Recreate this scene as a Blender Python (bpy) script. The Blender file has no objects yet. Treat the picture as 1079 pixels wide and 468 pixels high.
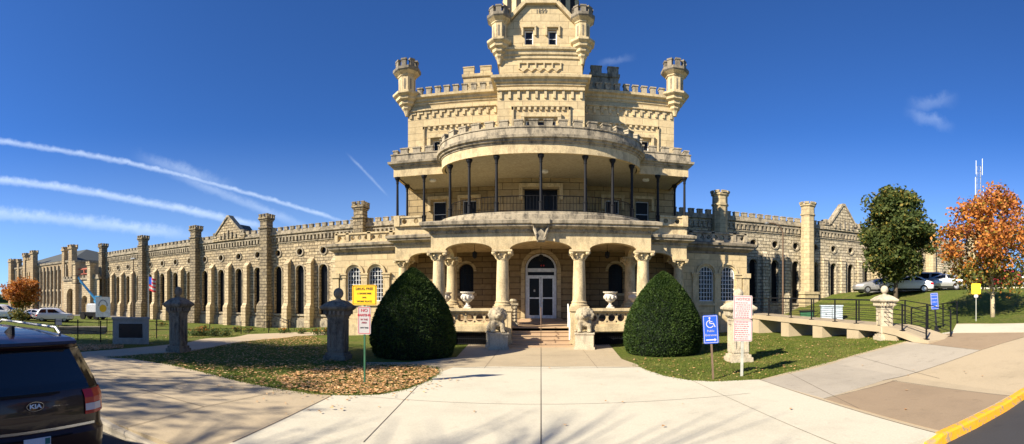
import bpy, math, random
from mathutils import Vector, Matrix, noise
PI = math.pi
R = random.Random(11)
scene = bpy.context.scene
col = scene.collection
EYE, YH, FPX, XC = 2.2, 314.0, 480.0, 570.0     # eye height, horizon row, pixels per radian, column facing the porch

# ---------------------------------------------------------------- camera
cam_d = bpy.data.cameras.new('camera'); cam = bpy.data.objects.new('camera', cam_d); col.objects.link(cam)
cam.location = (0, 0, EYE); cam.rotation_euler = (PI/2, 0, 30.5/FPX)
cam_d.sensor_width = 36; cam_d.lens = 10.5; cam_d.shift_y = 0.0
cam_d.clip_start = .05; cam_d.clip_end = 6000
cam_d.type = 'PANO'; cam_d.panorama_type = 'CENTRAL_CYLINDRICAL'
cam_d.central_cylindrical_radius = 1.0
cam_d.central_cylindrical_range_u_min = -539.5/FPX; cam_d.central_cylindrical_range_u_max = 539.5/FPX
cam_d.central_cylindrical_range_v_min = -154/FPX; cam_d.central_cylindrical_range_v_max = 314/FPX
scene.camera = cam

# ---------------------------------------------------------------- sun and sky
SUN_AZ, SUN_EL = 0.96, math.radians(34)          # the light travels towards azimuth SUN_AZ (0 = +Y, + = +X)
sd = Vector((math.sin(SUN_AZ)*math.cos(SUN_EL), math.cos(SUN_AZ)*math.cos(SUN_EL), -math.sin(SUN_EL)))
sl = bpy.data.lights.new('sun', 'SUN'); sun = bpy.data.objects.new('sun', sl); col.objects.link(sun)
sl.energy = 5.0; sl.angle = math.radians(.5); sl.color = (1.0, .88, .70)
sun.rotation_euler = sd.to_track_quat('-Z', 'Y').to_euler(); sun.location = (-30, -30, 40)
scene.view_settings.view_transform = 'Standard'; scene.view_settings.look = 'None'
scene.view_settings.exposure = 1.12; scene.view_settings.gamma = 1
world = bpy.data.worlds.new('World'); scene.world = world; world.use_nodes = True

class NT:                                          # small node-tree writer
    def __init__(s, tree): s.t = tree; tree.nodes.clear()
    def n(s, kind, **kw):
        nd = s.t.nodes.new(kind)
        for k, v in kw.items():
            if k.startswith('i_'):
                key = k[2:]; key = int(key) if key.isdigit() else key.replace('_', ' ')
                s.put(v, nd.inputs[key])
            else: setattr(nd, k, v)
        return nd
    def put(s, v, sock):
        if isinstance(v, bpy.types.NodeSocket): s.t.links.new(v, sock)
        elif isinstance(v, bpy.types.Node): s.t.links.new(v.outputs[0], sock)
        else:
            if isinstance(v, (tuple, list)) and len(v) == 3 and sock.type == 'RGBA': v = (*v, 1)
            sock.default_value = v
    def m(s, op, a, b=0.0, c=None, clamp=False):
        nd = s.t.nodes.new('ShaderNodeMath'); nd.operation = op; nd.use_clamp = clamp
        s.put(a, nd.inputs[0]); s.put(b, nd.inputs[1])
        if c is not None: s.put(c, nd.inputs[2])
        return nd.outputs[0]
    def mix(s, f, a, b, blend='MIX'):
        nd = s.t.nodes.new('ShaderNodeMix'); nd.data_type = 'RGBA'; nd.blend_type = blend
        s.put(f, nd.inputs[0]); s.put(a, nd.inputs[6]); s.put(b, nd.inputs[7])
        return nd.outputs[2]
    def noise(s, vec, scale, detail=3.0, rough=.6):
        nd = s.n('ShaderNodeTexNoise'); s.put(vec, nd.inputs['Vector'])
        nd.inputs['Scale'].default_value = scale; nd.inputs['Detail'].default_value = detail; nd.inputs['Roughness'].default_value = rough
        return nd.outputs[0]
    def ramp(s, f, stops):
        nd = s.n('ShaderNodeValToRGB'); s.put(f, nd.inputs[0]); cr = nd.color_ramp
        while len(cr.elements) < len(stops): cr.elements.new(.5)
        for e, (p, c) in zip(cr.elements, stops):
            e.position = p; e.color = (*c, 1) if len(c) == 3 else c
        return nd.outputs[0]
    def sstep(s, v, a, b):
        nd = s.n('ShaderNodeMapRange', interpolation_type='SMOOTHSTEP'); s.put(v, nd.inputs[0])
        nd.inputs[1].default_value = a; nd.inputs[2].default_value = b
        return nd.outputs[0]

def dirpx(x, y):
    t = (x-XC)/FPX
    return Vector((math.sin(t), math.cos(t), (YH-y)/FPX)).normalized()
w = NT(world.node_tree)
sky = w.n('ShaderNodeTexSky', sky_type='NISHITA', sun_disc=False, sun_elevation=SUN_EL, sun_rotation=SUN_AZ+PI,
          altitude=1500, air_density=.9, dust_density=.35, ozone_density=3.5)
tc = w.n('ShaderNodeTexCoord').outputs['Generated']
nrm = w.n('ShaderNodeVectorMath', operation='NORMALIZE', i_0=tc).outputs[0]
sep = w.n('ShaderNodeSeparateXYZ', i_0=nrm)
skyc = w.mix(1.0, sky, (.46, .86, 1.40), 'MULTIPLY')
# aircraft trails and thin cloud: bands along great circles of the sky
wob = w.noise(nrm, 9.0, 5.0, .65); fine = w.noise(nrm, 42.0, 4.0, .65)
def dot(vec, v):
    nd = w.n('ShaderNodeVectorMath', operation='DOT_PRODUCT', i_0=vec); nd.inputs[1].default_value = v
    return nd.outputs['Value']
total = None
def trail(a, b, width, dens, fade=.03, soft=.5, wobble=.006, taper=0.0):
    global total
    A, B = dirpx(*a), dirpx(*b); nv = A.cross(B).normalized(); tv = nv.cross(A).normalized()
    L = math.atan2(B.dot(tv), B.dot(A))
    d = dot(nrm, nv); d = w.m('ADD', d, w.m('ADD', w.m('MULTIPLY', w.m('SUBTRACT', wob, .5), wobble), w.m('MULTIPLY', w.m('SUBTRACT', fine, .5), width*1.1)))
    along = w.m('ARCTAN2', dot(nrm, tv), dot(nrm, A))
    wd = w.m('SUBTRACT', 1.0, w.m('MULTIPLY', w.m('DIVIDE', along, L), taper)) if taper else 1.0
    q = w.m('DIVIDE', w.m('ABSOLUTE', d), w.m('MULTIPLY', wd, width))
    band = w.sstep(q, 1.0, 1.0-soft)
    ends = w.m('MULTIPLY', w.sstep(along, -fade, fade*.3), w.sstep(along, L+fade*.3, L-fade))
    k = w.m('MULTIPLY', w.m('MULTIPLY', band, ends), w.m('MULTIPLY', w.m('ADD', w.m('MULTIPLY', w.sstep(fine, .3, .7), .35), .65), dens))
    total = k if total is None else w.m('MAXIMUM', total, k)
trail((-60, 143), (372, 237), .0095, .50, soft=1.0, taper=.35, fade=.1)
trail((205, 192), (330, 243), .014, .26, soft=1.0, fade=.1)
trail((172, 173), (244, 196), .019, .26, soft=1.0, fade=.08, wobble=.02)
trail((-80, 182), (290, 242), .0120, .56, soft=1.0, fade=.1)
trail((-80, 220), (215, 250), .019, .44, soft=1.0, fade=.14, wobble=.012)
trail((374, 170), (408, 206), .004, .22, soft=1.0, fade=.03)
trail((972, 112), (1008, 104), .018, .14, soft=1.0, fade=.04, wobble=.04)
trail((968, 124), (1003, 136), .018, .17, soft=1.0, fade=.04, wobble=.04)
trail((640, 66), (668, 60), .010, .10, soft=1.0, fade=.03, wobble=.04)
hz = w.sstep(sep.outputs[2], .36, .0)
skyc = w.mix(w.m('MULTIPLY', hz, .36), skyc, (6.0, 8.0, 9.5))
skyc = w.mix(total, skyc, (8.2, 9.6, 11.5))
bg = w.n('ShaderNodeBackground', i_Color=skyc, i_Strength=.053)
w.n('ShaderNodeOutputWorld', i_Surface=bg)

# ---------------------------------------------------------------- materials
M = {}
def newmat(name):
    m = bpy.data.materials.new(name); m.use_nodes = True; M[name] = m
    return m, NT(m.node_tree)
def finish(t, c, rough=.8, metal=0.0, bump=None, bs=.3, bd=.02, coat=0.0, spec=.4, trans=None):
    b = t.n('ShaderNodeBsdfPrincipled'); t.put(c, b.inputs['Base Color']); t.put(rough, b.inputs['Roughness'])
    b.inputs['Metallic'].default_value = metal; b.inputs['Coat Weight'].default_value = coat
    b.inputs['Specular IOR Level'].default_value = spec
    if bump is not None:
        bn = t.n('ShaderNodeBump'); t.put(bump, bn.inputs['Height']); bn.inputs['Strength'].default_value = bs; bn.inputs['Distance'].default_value = bd
        t.put(bn, b.inputs['Normal'])
    sh = b.outputs[0]
    if trans is not None:
        tr = t.n('ShaderNodeBsdfTranslucent'); t.put(c, tr.inputs[0])
        mx = t.n('ShaderNodeMixShader'); mx.inputs[0].default_value = trans; t.put(sh, mx.inputs[1]); t.put(tr, mx.inputs[2]); sh = mx.outputs[0]
    t.n('ShaderNodeOutputMaterial', i_Surface=sh)
def pos(t): return t.n('ShaderNodeNewGeometry').outputs['Position']
def plain(name, c, rough=.5, metal=0.0, var=.18, scale=6.0, coat=0.0, bump=False, spec=.4):
    m, t = newmat(name); p = pos(t); n = t.noise(p, scale)
    c2 = tuple(max(0, x*(1-var)) for x in c); c3 = tuple(x*(1+var) for x in c)
    finish(t, t.ramp(n, [(.3, c2), (.7, c3)]), rough, metal, n if bump else None, .3, .02, coat, spec)
    return m
def stone(name, ca, cb, mortar, bw, bh, grain=.35, bs=.5, bd=.03, msize=.012, third=None, stain=.25, stainc=(.12, .10, .08)):
    m, t = newmat(name); g = t.n('ShaderNodeNewGeometry'); sp = t.n('ShaderNodeSeparateXYZ', i_0=g.outputs['Position']); sn = t.n('ShaderNodeSeparateXYZ', i_0=g.outputs['True Normal'])
    u = t.m('SUBTRACT', t.m('MULTIPLY', sp.outputs[1], sn.outputs[0]), t.m('MULTIPLY', sp.outputs[0], sn.outputs[1]))
    v = t.n('ShaderNodeCombineXYZ', i_0=u, i_1=sp.outputs[2])
    br = t.n('ShaderNodeTexBrick', offset=.5, i_Scale=1.0, i_Mortar_Size=msize, i_Mortar_Smooth=.3, i_Brick_Width=bw, i_Row_Height=bh, i_Vector=v)
    t.put(ca, br.inputs['Color1']); t.put(cb, br.inputs['Color2']); t.put(mortar, br.inputs['Mortar'])
    c = br.outputs['Color']
    if third:
        br2 = t.n('ShaderNodeTexBrick', offset=.5, i_Scale=1.0, i_Mortar_Size=0.0, i_Brick_Width=bw, i_Row_Height=bh, i_Vector=v, i_Bias=-.45)
        br2.inputs['Color1'].default_value = (0, 0, 0, 1); br2.inputs['Color2'].default_value = (1, 1, 1, 1)
        vv = t.n('ShaderNodeVectorMath', operation='ADD', i_0=v); vv.inputs[1].default_value = (bw*4, bh*6, 0); t.put(vv, br2.inputs['Vector'])
        c = t.mix(t.m('MULTIPLY', br2.outputs['Color'], .75), c, third)
    n1 = t.noise(g.outputs['Position'], 4.0, 6.0, .7); n2 = t.noise(g.outputs['Position'], .55, 4.0, .65)
    c = t.mix(1.0, c, t.ramp(n1, [(.25, (1-grain,)*3), (.7, (1.08, 1.08, 1.08))]), 'MULTIPLY')
    c = t.mix(t.m('MULTIPLY', t.sstep(n2, .52, .72), stain), c, stainc)
    h = t.m('ADD', t.m('MULTIPLY', br.outputs['Fac'], -1.0), t.m('MULTIPLY', n1, 1.1))
    finish(t, c, .88, 0, h, bs, bd, spec=.25)
    return m
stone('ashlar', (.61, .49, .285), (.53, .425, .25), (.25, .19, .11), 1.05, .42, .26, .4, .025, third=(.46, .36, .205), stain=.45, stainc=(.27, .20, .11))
stone('ashlar_worn', (.54, .44, .26), (.44, .36, .22), (.20, .16, .10), .95, .36, .35, .5, .03, stain=.35, stainc=(.17, .13, .08))
stone('rock_face', (.66, .54, .34), (.44, .35, .22), (.13, .10, .065), .66, .31, .6, 1.0, .10, .028, third=(.28, .24, .18), stain=.4)
stone('rock_pale', (.70, .61, .43), (.48, .41, .28), (.13, .11, .08), .62, .30, .55, 1.0, .09, .026, third=(.36, .32, .25), stain=.25)
stone('ashlar_balcony_shaded', (.40, .31, .17), (.33, .255, .14), (.10, .075, .045), 1.1, .40, .3, .6, .03, .018, stain=.3, stainc=(.16, .12, .07))  # ashlar with the shade under the balcony roof put into the colour
stone('rock_weathered', (.44, .36, .23), (.29, .24, .16), (.09, .075, .055), .6, .33, .6, 1.0, .09, .028, third=(.19, .165, .13), stain=.5)
stone('ashlar_porch_shaded', (.30, .22, .115), (.23, .17, .09), (.06, .045, .03), 1.2, .34, .3, .7, .04, .02, stain=.3, stainc=(.10, .07, .04))  # ashlar darkened in colour to stand in for the porch's shade
stone('rock_smooth', (.66, .54, .34), (.54, .43, .27), (.20, .16, .10), .8, .34, .45, .7, .05, .016, third=(.38, .31, .20), stain=.25)
stone('rock_far', (.50, .38, .22), (.40, .30, .175), (.22, .16, .10), .9, .4, .35, .6, .05, third=(.30, .24, .16), stain=.3)
def weather(name, c, dark, amt=.5, scale=2.2, bs=.35):
    m, t = newmat(name); p = pos(t)
    mp = t.n('ShaderNodeMapping', i_Vector=p); mp.inputs['Scale'].default_value = (1.3, 1.3, .55)
    n = t.noise(mp, scale, 7.0, .72); n2 = t.noise(p, scale*9, 4.0, .7)
    cc = t.mix(t.m('MULTIPLY', t.sstep(n, .42, .66), amt), c, dark)
    cc = t.mix(1.0, cc, t.ramp(n2, [(.3, (.72, .72, .72)), (.7, (1.1, 1.1, 1.1))]), 'MULTIPLY')
    finish(t, cc, .9, 0, t.m('ADD', n, n2), bs, .03, spec=.25)
weather('trim', (.61, .495, .295), (.24, .19, .12), .6)
weather('trim_grey', (.40, .345, .25), (.085, .078, .065), .9)
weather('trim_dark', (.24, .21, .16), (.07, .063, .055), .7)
weather('carved', (.49, .42, .29), (.19, .155, .11), .75, 5.0, .8)
weather('urn_white', (.72, .66, .55), (.42, .36, .28), .5, 6.0)
weather('pillar_shaded', (.22, .19, .145), (.05, .044, .036), .8, 3.0, .7)  # pillar stone with tree shade put into the colour, weathering on top
weather('pillar_light', (.56, .49, .36), (.24, .21, .16), .6, 3.0, .7)
weather('soffit_paint', (.40, .37, .29), (.30, .27, .20), .4, .8, .05)
weather('grey_block', (.36, .33, .28), (.22, .20, .17), .5, 4.0)
plain('void', (.012, .011, .010), .9)
plain('iron', (.008, .009, .012), .6, 0, spec=.2)
plain('steel_grey', (.30, .31, .32), .45, .5)
plain('frame_white', (.72, .74, .76), .45)
plain('door_frame', (.60, .62, .64), .4, .2)
m, t = newmat('glass'); p = pos(t)
finish(t, t.ramp(t.noise(p, 1.5), [(.35, (.012, .014, .018)), (.7, (.03, .034, .04))]), .12, 0, t.noise(p, .9), .08, .02, spec=.22)
m, t = newmat('glass_dull'); finish(t, (.010, .011, .014), .3, spec=.12)
plain('grille_pane', (.10, .11, .12), .35)
plain('bars', (.42, .44, .45), .5)
plain('slate', (.055, .065, .062), .7, scale=3.0, bump=True)
plain('red_paint', (.5, .03, .03), .4)
plain('white_paint', (.8, .8, .78), .35)
plain('green_post', (.03, .12, .06), .5)
plain('rust_post', (.13, .085, .055), .7)
plain('pale_post', (.32, .33, .29), .5)
plain('sign_yellow', (.92, .52, .015), .4, var=.04)
plain('sign_blue', (.01, .07, .46), .4, var=.04)
plain('sign_white', (.43, .415, .41), .4, var=.03)
plain('ink_red', (.50, .03, .04), .5)
plain('ink_pink', (.36, .07, .09), .5)
plain('ink_black', (.03, .03, .03), .5)
plain('bronze', (.05, .045, .035), .45, .6)
plain('lift_blue', (.06, .30, .55), .4)
plain('tyre', (.015, .015, .016), .85)
plain('banner_white', (.80, .80, .78), .5)
plain('cabinet_blue', (.42, .50, .58), .5)
plain('rim', (.45, .46, .48), .35, .8)
plain('chrome', (.75, .74, .70), .18, 1.0, var=.02)
plain('light_red', (.50, .006, .012), .2, coat=.3, var=.05, spec=.2)
plain('light_clear', (.60, .52, .52), .2, coat=.3, var=.05)
plain('car_glass', (.008, .009, .012), .06, coat=.3, var=.05, spec=.5)
plain('paint_maroon', (.018, .005, .006), .38, 0, coat=.45, var=.08, spec=.3)
plain('paint_silver', (.50, .51, .52), .3, .6, coat=.8, var=.03)
plain('paint_white', (.78, .78, .78), .3, 0, coat=.8, var=.03)
plain('paint_red', (.35, .02, .03), .3, 0, coat=.8, var=.03)
plain('paint_dark', (.025, .03, .05), .3, .3, coat=.8, var=.03)
plain('plate_metal', (.60, .63, .68), .4, 0, var=.1, scale=60)
plain('plate_green', (.02, .16, .15), .4)
plain('bark', (.11, .085, .06), .9, var=.4, scale=14, bump=True)
plain('bark_pale', (.45, .37, .24), .9, var=.3, scale=14, bump=True)
plain('panel_black', (.012, .012, .014), .25)
plain('awning_red', (.40, .10, .06), .7)
def leafmat(name, ca, cb, cc, sc=1.2, trans=.3, rough=.65):
    m, t = newmat(name); p = pos(t); n = t.noise(p, sc, 2.0); n2 = t.noise(p, 23.0, 1.0)
    k = t.m('ADD', t.m('MULTIPLY', n, .55), t.m('MULTIPLY', n2, .45))
    finish(t, t.ramp(k, [(.36, ca), (.5, cb), (.64, cc)]), rough, trans=trans, spec=.25)
leafmat('leaf_green', (.026, .045, .012), (.060, .090, .022), (.13, .14, .035))
leafmat('leaf_olive', (.10, .11, .02), (.20, .17, .03), (.32, .22, .04))
leafmat('leaf_orange', (.32, .11, .018), (.52, .19, .035), (.60, .31, .08))
leafmat('leaf_rust', (.16, .045, .015), (.28, .085, .03), (.38, .14, .05))
leafmat('leaf_yew', (.011, .028, .004), (.026, .055, .008), (.058, .095, .016), 3.0, .12)
leafmat('leaf_shrub', (.03, .06, .015), (.07, .11, .03), (.13, .15, .05))
leafmat('leaf_burgundy', (.07, .015, .015), (.12, .02, .02), (.18, .05, .03))
leafmat('fallen_leaf', (.28, .13, .045), (.58, .33, .14), (.75, .54, .30), 9.0, .15)
leafmat('grass_blade', (.06, .095, .012), (.12, .16, .022), (.24, .23, .06), .9, .3)
plain('yew_core', (.006, .014, .005), .95)
# lawns
m, t = newmat('grass'); p = pos(t)
n = t.noise(p, .35, 5.0, .65); n2 = t.noise(p, 7.0, 5.0, .75); n3 = t.noise(p, 42.0, 2.0, .6)
c = t.ramp(n2, [(.3, (.050, .085, .012)), (.5, (.11, .15, .022)), (.68, (.22, .215, .05))])
c = t.mix(t.m('MULTIPLY', t.sstep(n, .45, .68), .6), c, (.19, .165, .055))
c = t.mix(1.0, c, t.ramp(n3, [(.3, (.62, .62, .62)), (.7, (1.25, 1.25, 1.25))]), 'MULTIPLY')
finish(t, c, .95, 0, t.m('ADD', n2, n3), .9, .06, spec=.15)
def concrete(name, c, spots=.35, cell=None):
    m, t = newmat(name); p = pos(t)
    n = t.noise(p, .45, 6.0, .7); n2 = t.noise(p, 30.0, 5.0, .75); n3 = t.noise(p, 2.6, 5.0, .7)
    cc = t.mix(t.m('MULTIPLY', t.sstep(n, .42, .7), .35), c, tuple(x*.62 for x in c))
    cc = t.mix(t.m('MULTIPLY', t.sstep(n3, .56, .72), spots), cc, tuple(x*.5 for x in c))
    cc = t.mix(1.0, cc, t.ramp(n2, [(.3, (.86, .86, .86)), (.7, (1.07, 1.07, 1.07))]), 'MULTIPLY')
    finish(t, cc, .9, 0, n2, .25, .008, spec=.25)
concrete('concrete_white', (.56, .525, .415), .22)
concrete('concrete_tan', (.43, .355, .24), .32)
concrete('concrete_grey', (.30, .27, .225), .3)
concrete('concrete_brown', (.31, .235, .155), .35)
concrete('step_stone', (.46, .33, .21), .35)
concrete('asphalt', (.052, .052, .055), .3)
concrete('asphalt_old', (.16, .155, .15), .3)
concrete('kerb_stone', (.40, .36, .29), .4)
plain('joint', (.10, .08, .06), .95)
m, t = newmat('kerb_yellow'); p = pos(t); n = t.noise(p, 7.0, 7.0, .75)
finish(t, t.mix(t.sstep(n, .50, .60), (.80, .36, .015), (.33, .25, .15)), .75, 0, n, .6, .02)

# ---------------------------------------------------------------- object helpers
ORG = {}
def link(o, parent=None, world_loc=(0, 0, 0)):
    col.objects.link(o); wl = Vector(world_loc); ORG[o.name] = wl
    if parent is not None:
        o.parent = parent; o.location = wl-ORG[parent.name]
    else: o.location = wl
    return o
def tag(o, label=None, cat=None, group=None, kind=None):
    if label: o['label'] = label
    if cat: o['category'] = cat
    if group: o['group'] = group
    if kind: o['kind'] = kind
    return o
def thing(name, label, cat, loc=(0, 0, 0), group=None):
    return tag(link(bpy.data.objects.new(name, None), None, loc), label, cat, group)
def copy_tree(o, parent=None):
    c = o.copy(); col.objects.link(c); c.parent = parent
    for ch in list(o.children): copy_tree(ch, c)
    return c

class MB:
    def __init__(s): s.v = []; s.f = []; s.mi = []; s.cur = 0
    def quad(s, a, b, c, d): s.poly([a, b, c, d])
    def poly(s, pts):
        i = len(s.v); s.v.extend(tuple(p) for p in pts); s.f.append(tuple(range(i, i+len(pts)))); s.mi.append(s.cur)
    def box(s, x0, x1, y0, y1, z0, z1, M4=None):
        c = [(x0, y0, z0), (x1, y0, z0), (x1, y1, z0), (x0, y1, z0), (x0, y0, z1), (x1, y0, z1), (x1, y1, z1), (x0, y1, z1)]
        if M4 is not None: c = [tuple(M4 @ Vector(p)) for p in c]
        i = len(s.v); s.v.extend(c)
        for q in ((0, 3, 2, 1), (4, 5, 6, 7), (0, 1, 5, 4), (1, 2, 6, 5), (2, 3, 7, 6), (3, 0, 4, 7)):
            s.f.append(tuple(i+k for k in q)); s.mi.append(s.cur)
    def obox(s, cx, cy, ang, hl, ht, z0, z1):       # box turned about z: hl half length along ang, ht half thickness
        s.box(-hl, hl, -ht, ht, z0, z1, Matrix.Translation((cx, cy, 0)) @ Matrix.Rotation(ang, 4, 'Z'))
    def ring(s, prof, n=8, ph=None, c=(0, 0), cap=True, sq=False):     # lathe: prof [(r,z)]
        if ph is None: ph = PI/n
        k = 1/math.cos(PI/n) if n <= 8 else 1.0
        i0 = len(s.v)
        for r, z in prof:
            for j in range(n):
                a = ph+2*PI*j/n; s.v.append((c[0]+r*k*math.cos(a), c[1]+r*k*math.sin(a), z))
        for i in range(len(prof)-1):
            for j in range(n):
                a = i0+i*n+j; b = i0+i*n+(j+1) % n
                s.f.append((a, b, b+n, a+n)); s.mi.append(s.cur)
        if cap:
            s.f.append(tuple(i0+j for j in reversed(range(n)))); s.mi.append(s.cur)
            t0 = i0+(len(prof)-1)*n; s.f.append(tuple(t0+j for j in range(n))); s.mi.append(s.cur)
    def prism(s, pts, z0, z1):                       # plan polygon
        i = len(s.v); n = len(pts)
        s.v.extend((p[0], p[1], z0) for p in pts); s.v.extend((p[0], p[1], z1) for p in pts)
        s.f.append(tuple(i+j for j in reversed(range(n)))); s.f.append(tuple(i+n+j for j in range(n))); s.mi += [s.cur]*2
        for j in range(n):
            k = (j+1) % n; s.f.append((i+j, i+k, i+n+k, i+n+j)); s.mi.append(s.cur)
    def xprism(s, pts, y0, y1):                      # (x,z) outline pushed along y
        i = len(s.v); n = len(pts)
        s.v.extend((p[0], y0, p[1]) for p in pts); s.v.extend((p[0], y1, p[1]) for p in pts)
        s.f.append(tuple(i+j for j in range(n))); s.f.append(tuple(i+n+j for j in reversed(range(n)))); s.mi += [s.cur]*2
        for j in range(n):
            k = (j+1) % n; s.f.append((i+j, i+n+j, i+n+k, i+k)); s.mi.append(s.cur)
    def tube(s, pts, r, n=6, cap=True):
        pts = [Vector(p) for p in pts]; rs = r if isinstance(r, (list, tuple)) else [r]*len(pts)
        i0 = len(s.v); up = Vector((0, 0, 1))
        for k, p in enumerate(pts):
            d = (pts[min(k+1, len(pts)-1)]-pts[max(k-1, 0)]).normalized()
            a = d.cross(up)
            if a.length < .05: a = d.cross(Vector((0, 1, 0)))
            a.normalize(); b = d.cross(a)
            for j in range(n):
                q = 2*PI*j/n; s.v.append(tuple(p+(a*math.cos(q)+b*math.sin(q))*rs[k]))
        for k in range(len(pts)-1):
            for j in range(n):
                a = i0+k*n+j; b = i0+k*n+(j+1) % n; s.f.append((a, b, b+n, a+n)); s.mi.append(s.cur)
        if cap:
            s.f.append(tuple(i0+j for j in reversed(range(n)))); t0 = i0+(len(pts)-1)*n
            s.f.append(tuple(t0+j for j in range(n))); s.mi += [s.cur]*2
    def sweep(s, path, prof, closed=False):          # prof [(out,z)] carried along the plan path; outwards is to the right of travel
        P = [Vector(p[:2]) for p in path]; n = len(P); offs = []
        for k in range(n):
            def nr(a, b):
                d = (b-a).normalized(); return Vector((d.y, -d.x))
            if closed: n1 = nr(P[k-1], P[k]); n2 = nr(P[k], P[(k+1) % n])
            else:
                n1 = nr(P[k-1], P[k]) if k else nr(P[0], P[1]); n2 = nr(P[k], P[k+1]) if k < n-1 else n1
            m = (n1+n2); m = m/max(m.dot(n1), .3) if m.length > 1e-6 else n1
            offs.append(m)
        i0 = len(s.v); L = len(prof)
        for k in range(n):
            for o, z in prof:
                q = P[k]+offs[k]*o; s.v.append((q.x, q.y, z))
        for k in range(n if closed else n-1):
            a0 = i0+k*L; b0 = i0+((k+1) % n)*L
            for j in range(L-1): s.f.append((a0+j, b0+j, b0+j+1, a0+j+1)); s.mi.append(s.cur)
        if not closed:
            s.f.append(tuple(i0+j for j in range(L))); s.f.append(tuple(i0+(n-1)*L+j for j in reversed(range(L)))); s.mi += [s.cur]*2
    def merlons(s, path, z0, z1, w, gap, th, out=0.0, cap=.03, closed=False):
        P = [Vector(p[:2]) for p in path]
        if closed: P.append(P[0])
        seg = [(P[i+1]-P[i]).length for i in range(len(P)-1)]; L = sum(seg)
        n = max(1, int((L+gap)/(w+gap))); pitch = (L+gap)/n
        def at_len(q):
            q = min(max(q, 0), L-1e-6)
            for i, sl_ in enumerate(seg):
                if q <= sl_: break
                q -= sl_
            d = (P[i+1]-P[i]).normalized(); return P[i]+d*q, d
        for k in range(n):
            c, d = at_len(k*pitch+(pitch-gap)/2); nr = Vector((d.y, -d.x)); c = c+nr*out; a = math.atan2(d.y, d.x)
            s.obox(c.x, c.y, a, (pitch-gap)/2, th/2, z0, z1-.07)
            s.obox(c.x, c.y, a, (pitch-gap)/2+cap, th/2+cap, z1-.07, z1)
    def skin(s, u0, u1, z0, z1, holes, depth=.3, P=None, back=False, y=0.0):
        if P is None: P = lambda u, d, z: (u, y+d, z)
        us = {u0, u1}
        for h in holes: us.update(u for u in h['us'] if u0 <= u <= u1)
        us = sorted(us)
        for a, b in zip(us[:-1], us[1:]):
            if b-a < 1e-6: continue
            mid = (a+b)/2; hs = sorted([h for h in holes if h['us'][0] < mid < h['us'][-1]], key=lambda h: h['lo'](mid))
            la, lb = z0, z0
            segs = []
            for h in hs:
                segs.append((la, lb, h['lo'](a), h['lo'](b))); la, lb = h['hi'](a), h['hi'](b)
            segs.append((la, lb, z1, z1))
            for p, q, r_, t_ in segs:
                if r_-p < 1e-5 and t_-q < 1e-5: continue
                s.quad(P(a, 0, p), P(b, 0, q), P(b, 0, t_), P(a, 0, r_))
                if back: s.quad(P(b, depth, q), P(a, depth, p), P(a, depth, r_), P(b, depth, t_))
        for h in holes:
            u = h['us']
            for a, b in zip(u[:-1], u[1:]):
                s.quad(P(a, 0, h['hi'](a)), P(b, 0, h['hi'](b)), P(b, depth, h['hi'](b)), P(a, depth, h['hi'](a)))
                if h['lo'](a) > z0+1e-4: s.quad(P(b, 0, h['lo'](b)), P(a, 0, h['lo'](a)), P(a, depth, h['lo'](a)), P(b, depth, h['lo'](b)))
            for e, sg in ((u[0], 1), (u[-1], -1)):
                if h['hi'](e)-h['lo'](e) > 1e-4:
                    q = [P(e, 0, h['lo'](e)), P(e, 0, h['hi'](e)), P(e, depth, h['hi'](e)), P(e, depth, h['lo'](e))]
                    s.poly(q if sg > 0 else q[::-1])
    def build(s, name, mat, parent=None, smooth=False, origin=None):
        me = bpy.data.meshes.new(name)
        if origin is None:
            xs = [v[0] for v in s.v]; ys = [v[1] for v in s.v]; zs = [v[2] for v in s.v]
            origin = ((min(xs)+max(xs))/2, (min(ys)+max(ys))/2, min(zs))
        ox, oy, oz = origin
        me.from_pydata([(v[0]-ox, v[1]-oy, v[2]-oz) for v in s.v], [], s.f)
        mats = mat if isinstance(mat, (list, tuple)) else [mat]
        for q in mats: me.materials.append(M[q])
        if len(mats) > 1: me.polygons.foreach_set('material_index', s.mi)
        if smooth: me.polygons.foreach_set('use_smooth', [True]*len(s.f))
        me.update()
        return link(bpy.data.objects.new(name, me), parent, origin)
def rect(x0, x1, z0, z1): return dict(us=[x0, x1], lo=lambda u: z0, hi=lambda u: z1)
def arch(cx, w_, z0, zs, rise, n=10):
    us = [cx-w_/2*math.cos(PI*i/n) for i in range(n+1)]
    return dict(us=us, lo=lambda u: z0, hi=lambda u: zs+rise*math.sqrt(max(0, 1-((u-cx)/(w_/2))**2)))
def disc(cx, cz, r, n=12):
    us = [cx-r*math.cos(PI*i/n) for i in range(n+1)]
    f = lambda u: math.sqrt(max(0, r*r-(u-cx)**2))
    return dict(us=us, lo=lambda u: cz-f(u), hi=lambda u: cz+f(u))
def arch_pts(cx, w_, z0, zs, rise, n=12):
    return [(cx-w_/2, z0)]+[(cx-w_/2*math.cos(PI*i/n), zs+rise*math.sin(PI*i/n)) for i in range(n+1)]+[(cx+w_/2, z0)]
def archband(mb, cx, r, th, zc, y0, y1, rise=None, a0=0, a1=PI, n=12):
    rise = r if rise is None else rise
    for i in range(n):
        q0 = a0+(a1-a0)*i/n; q1 = a0+(a1-a0)*(i+1)/n
        f = lambda q, k: (cx-(r+k)*math.cos(q), zc+(rise+k)*math.sin(q))
        mb.xprism([f(q0, 0), f(q1, 0), f(q1, th), f(q0, th)], y0, y1)
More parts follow.
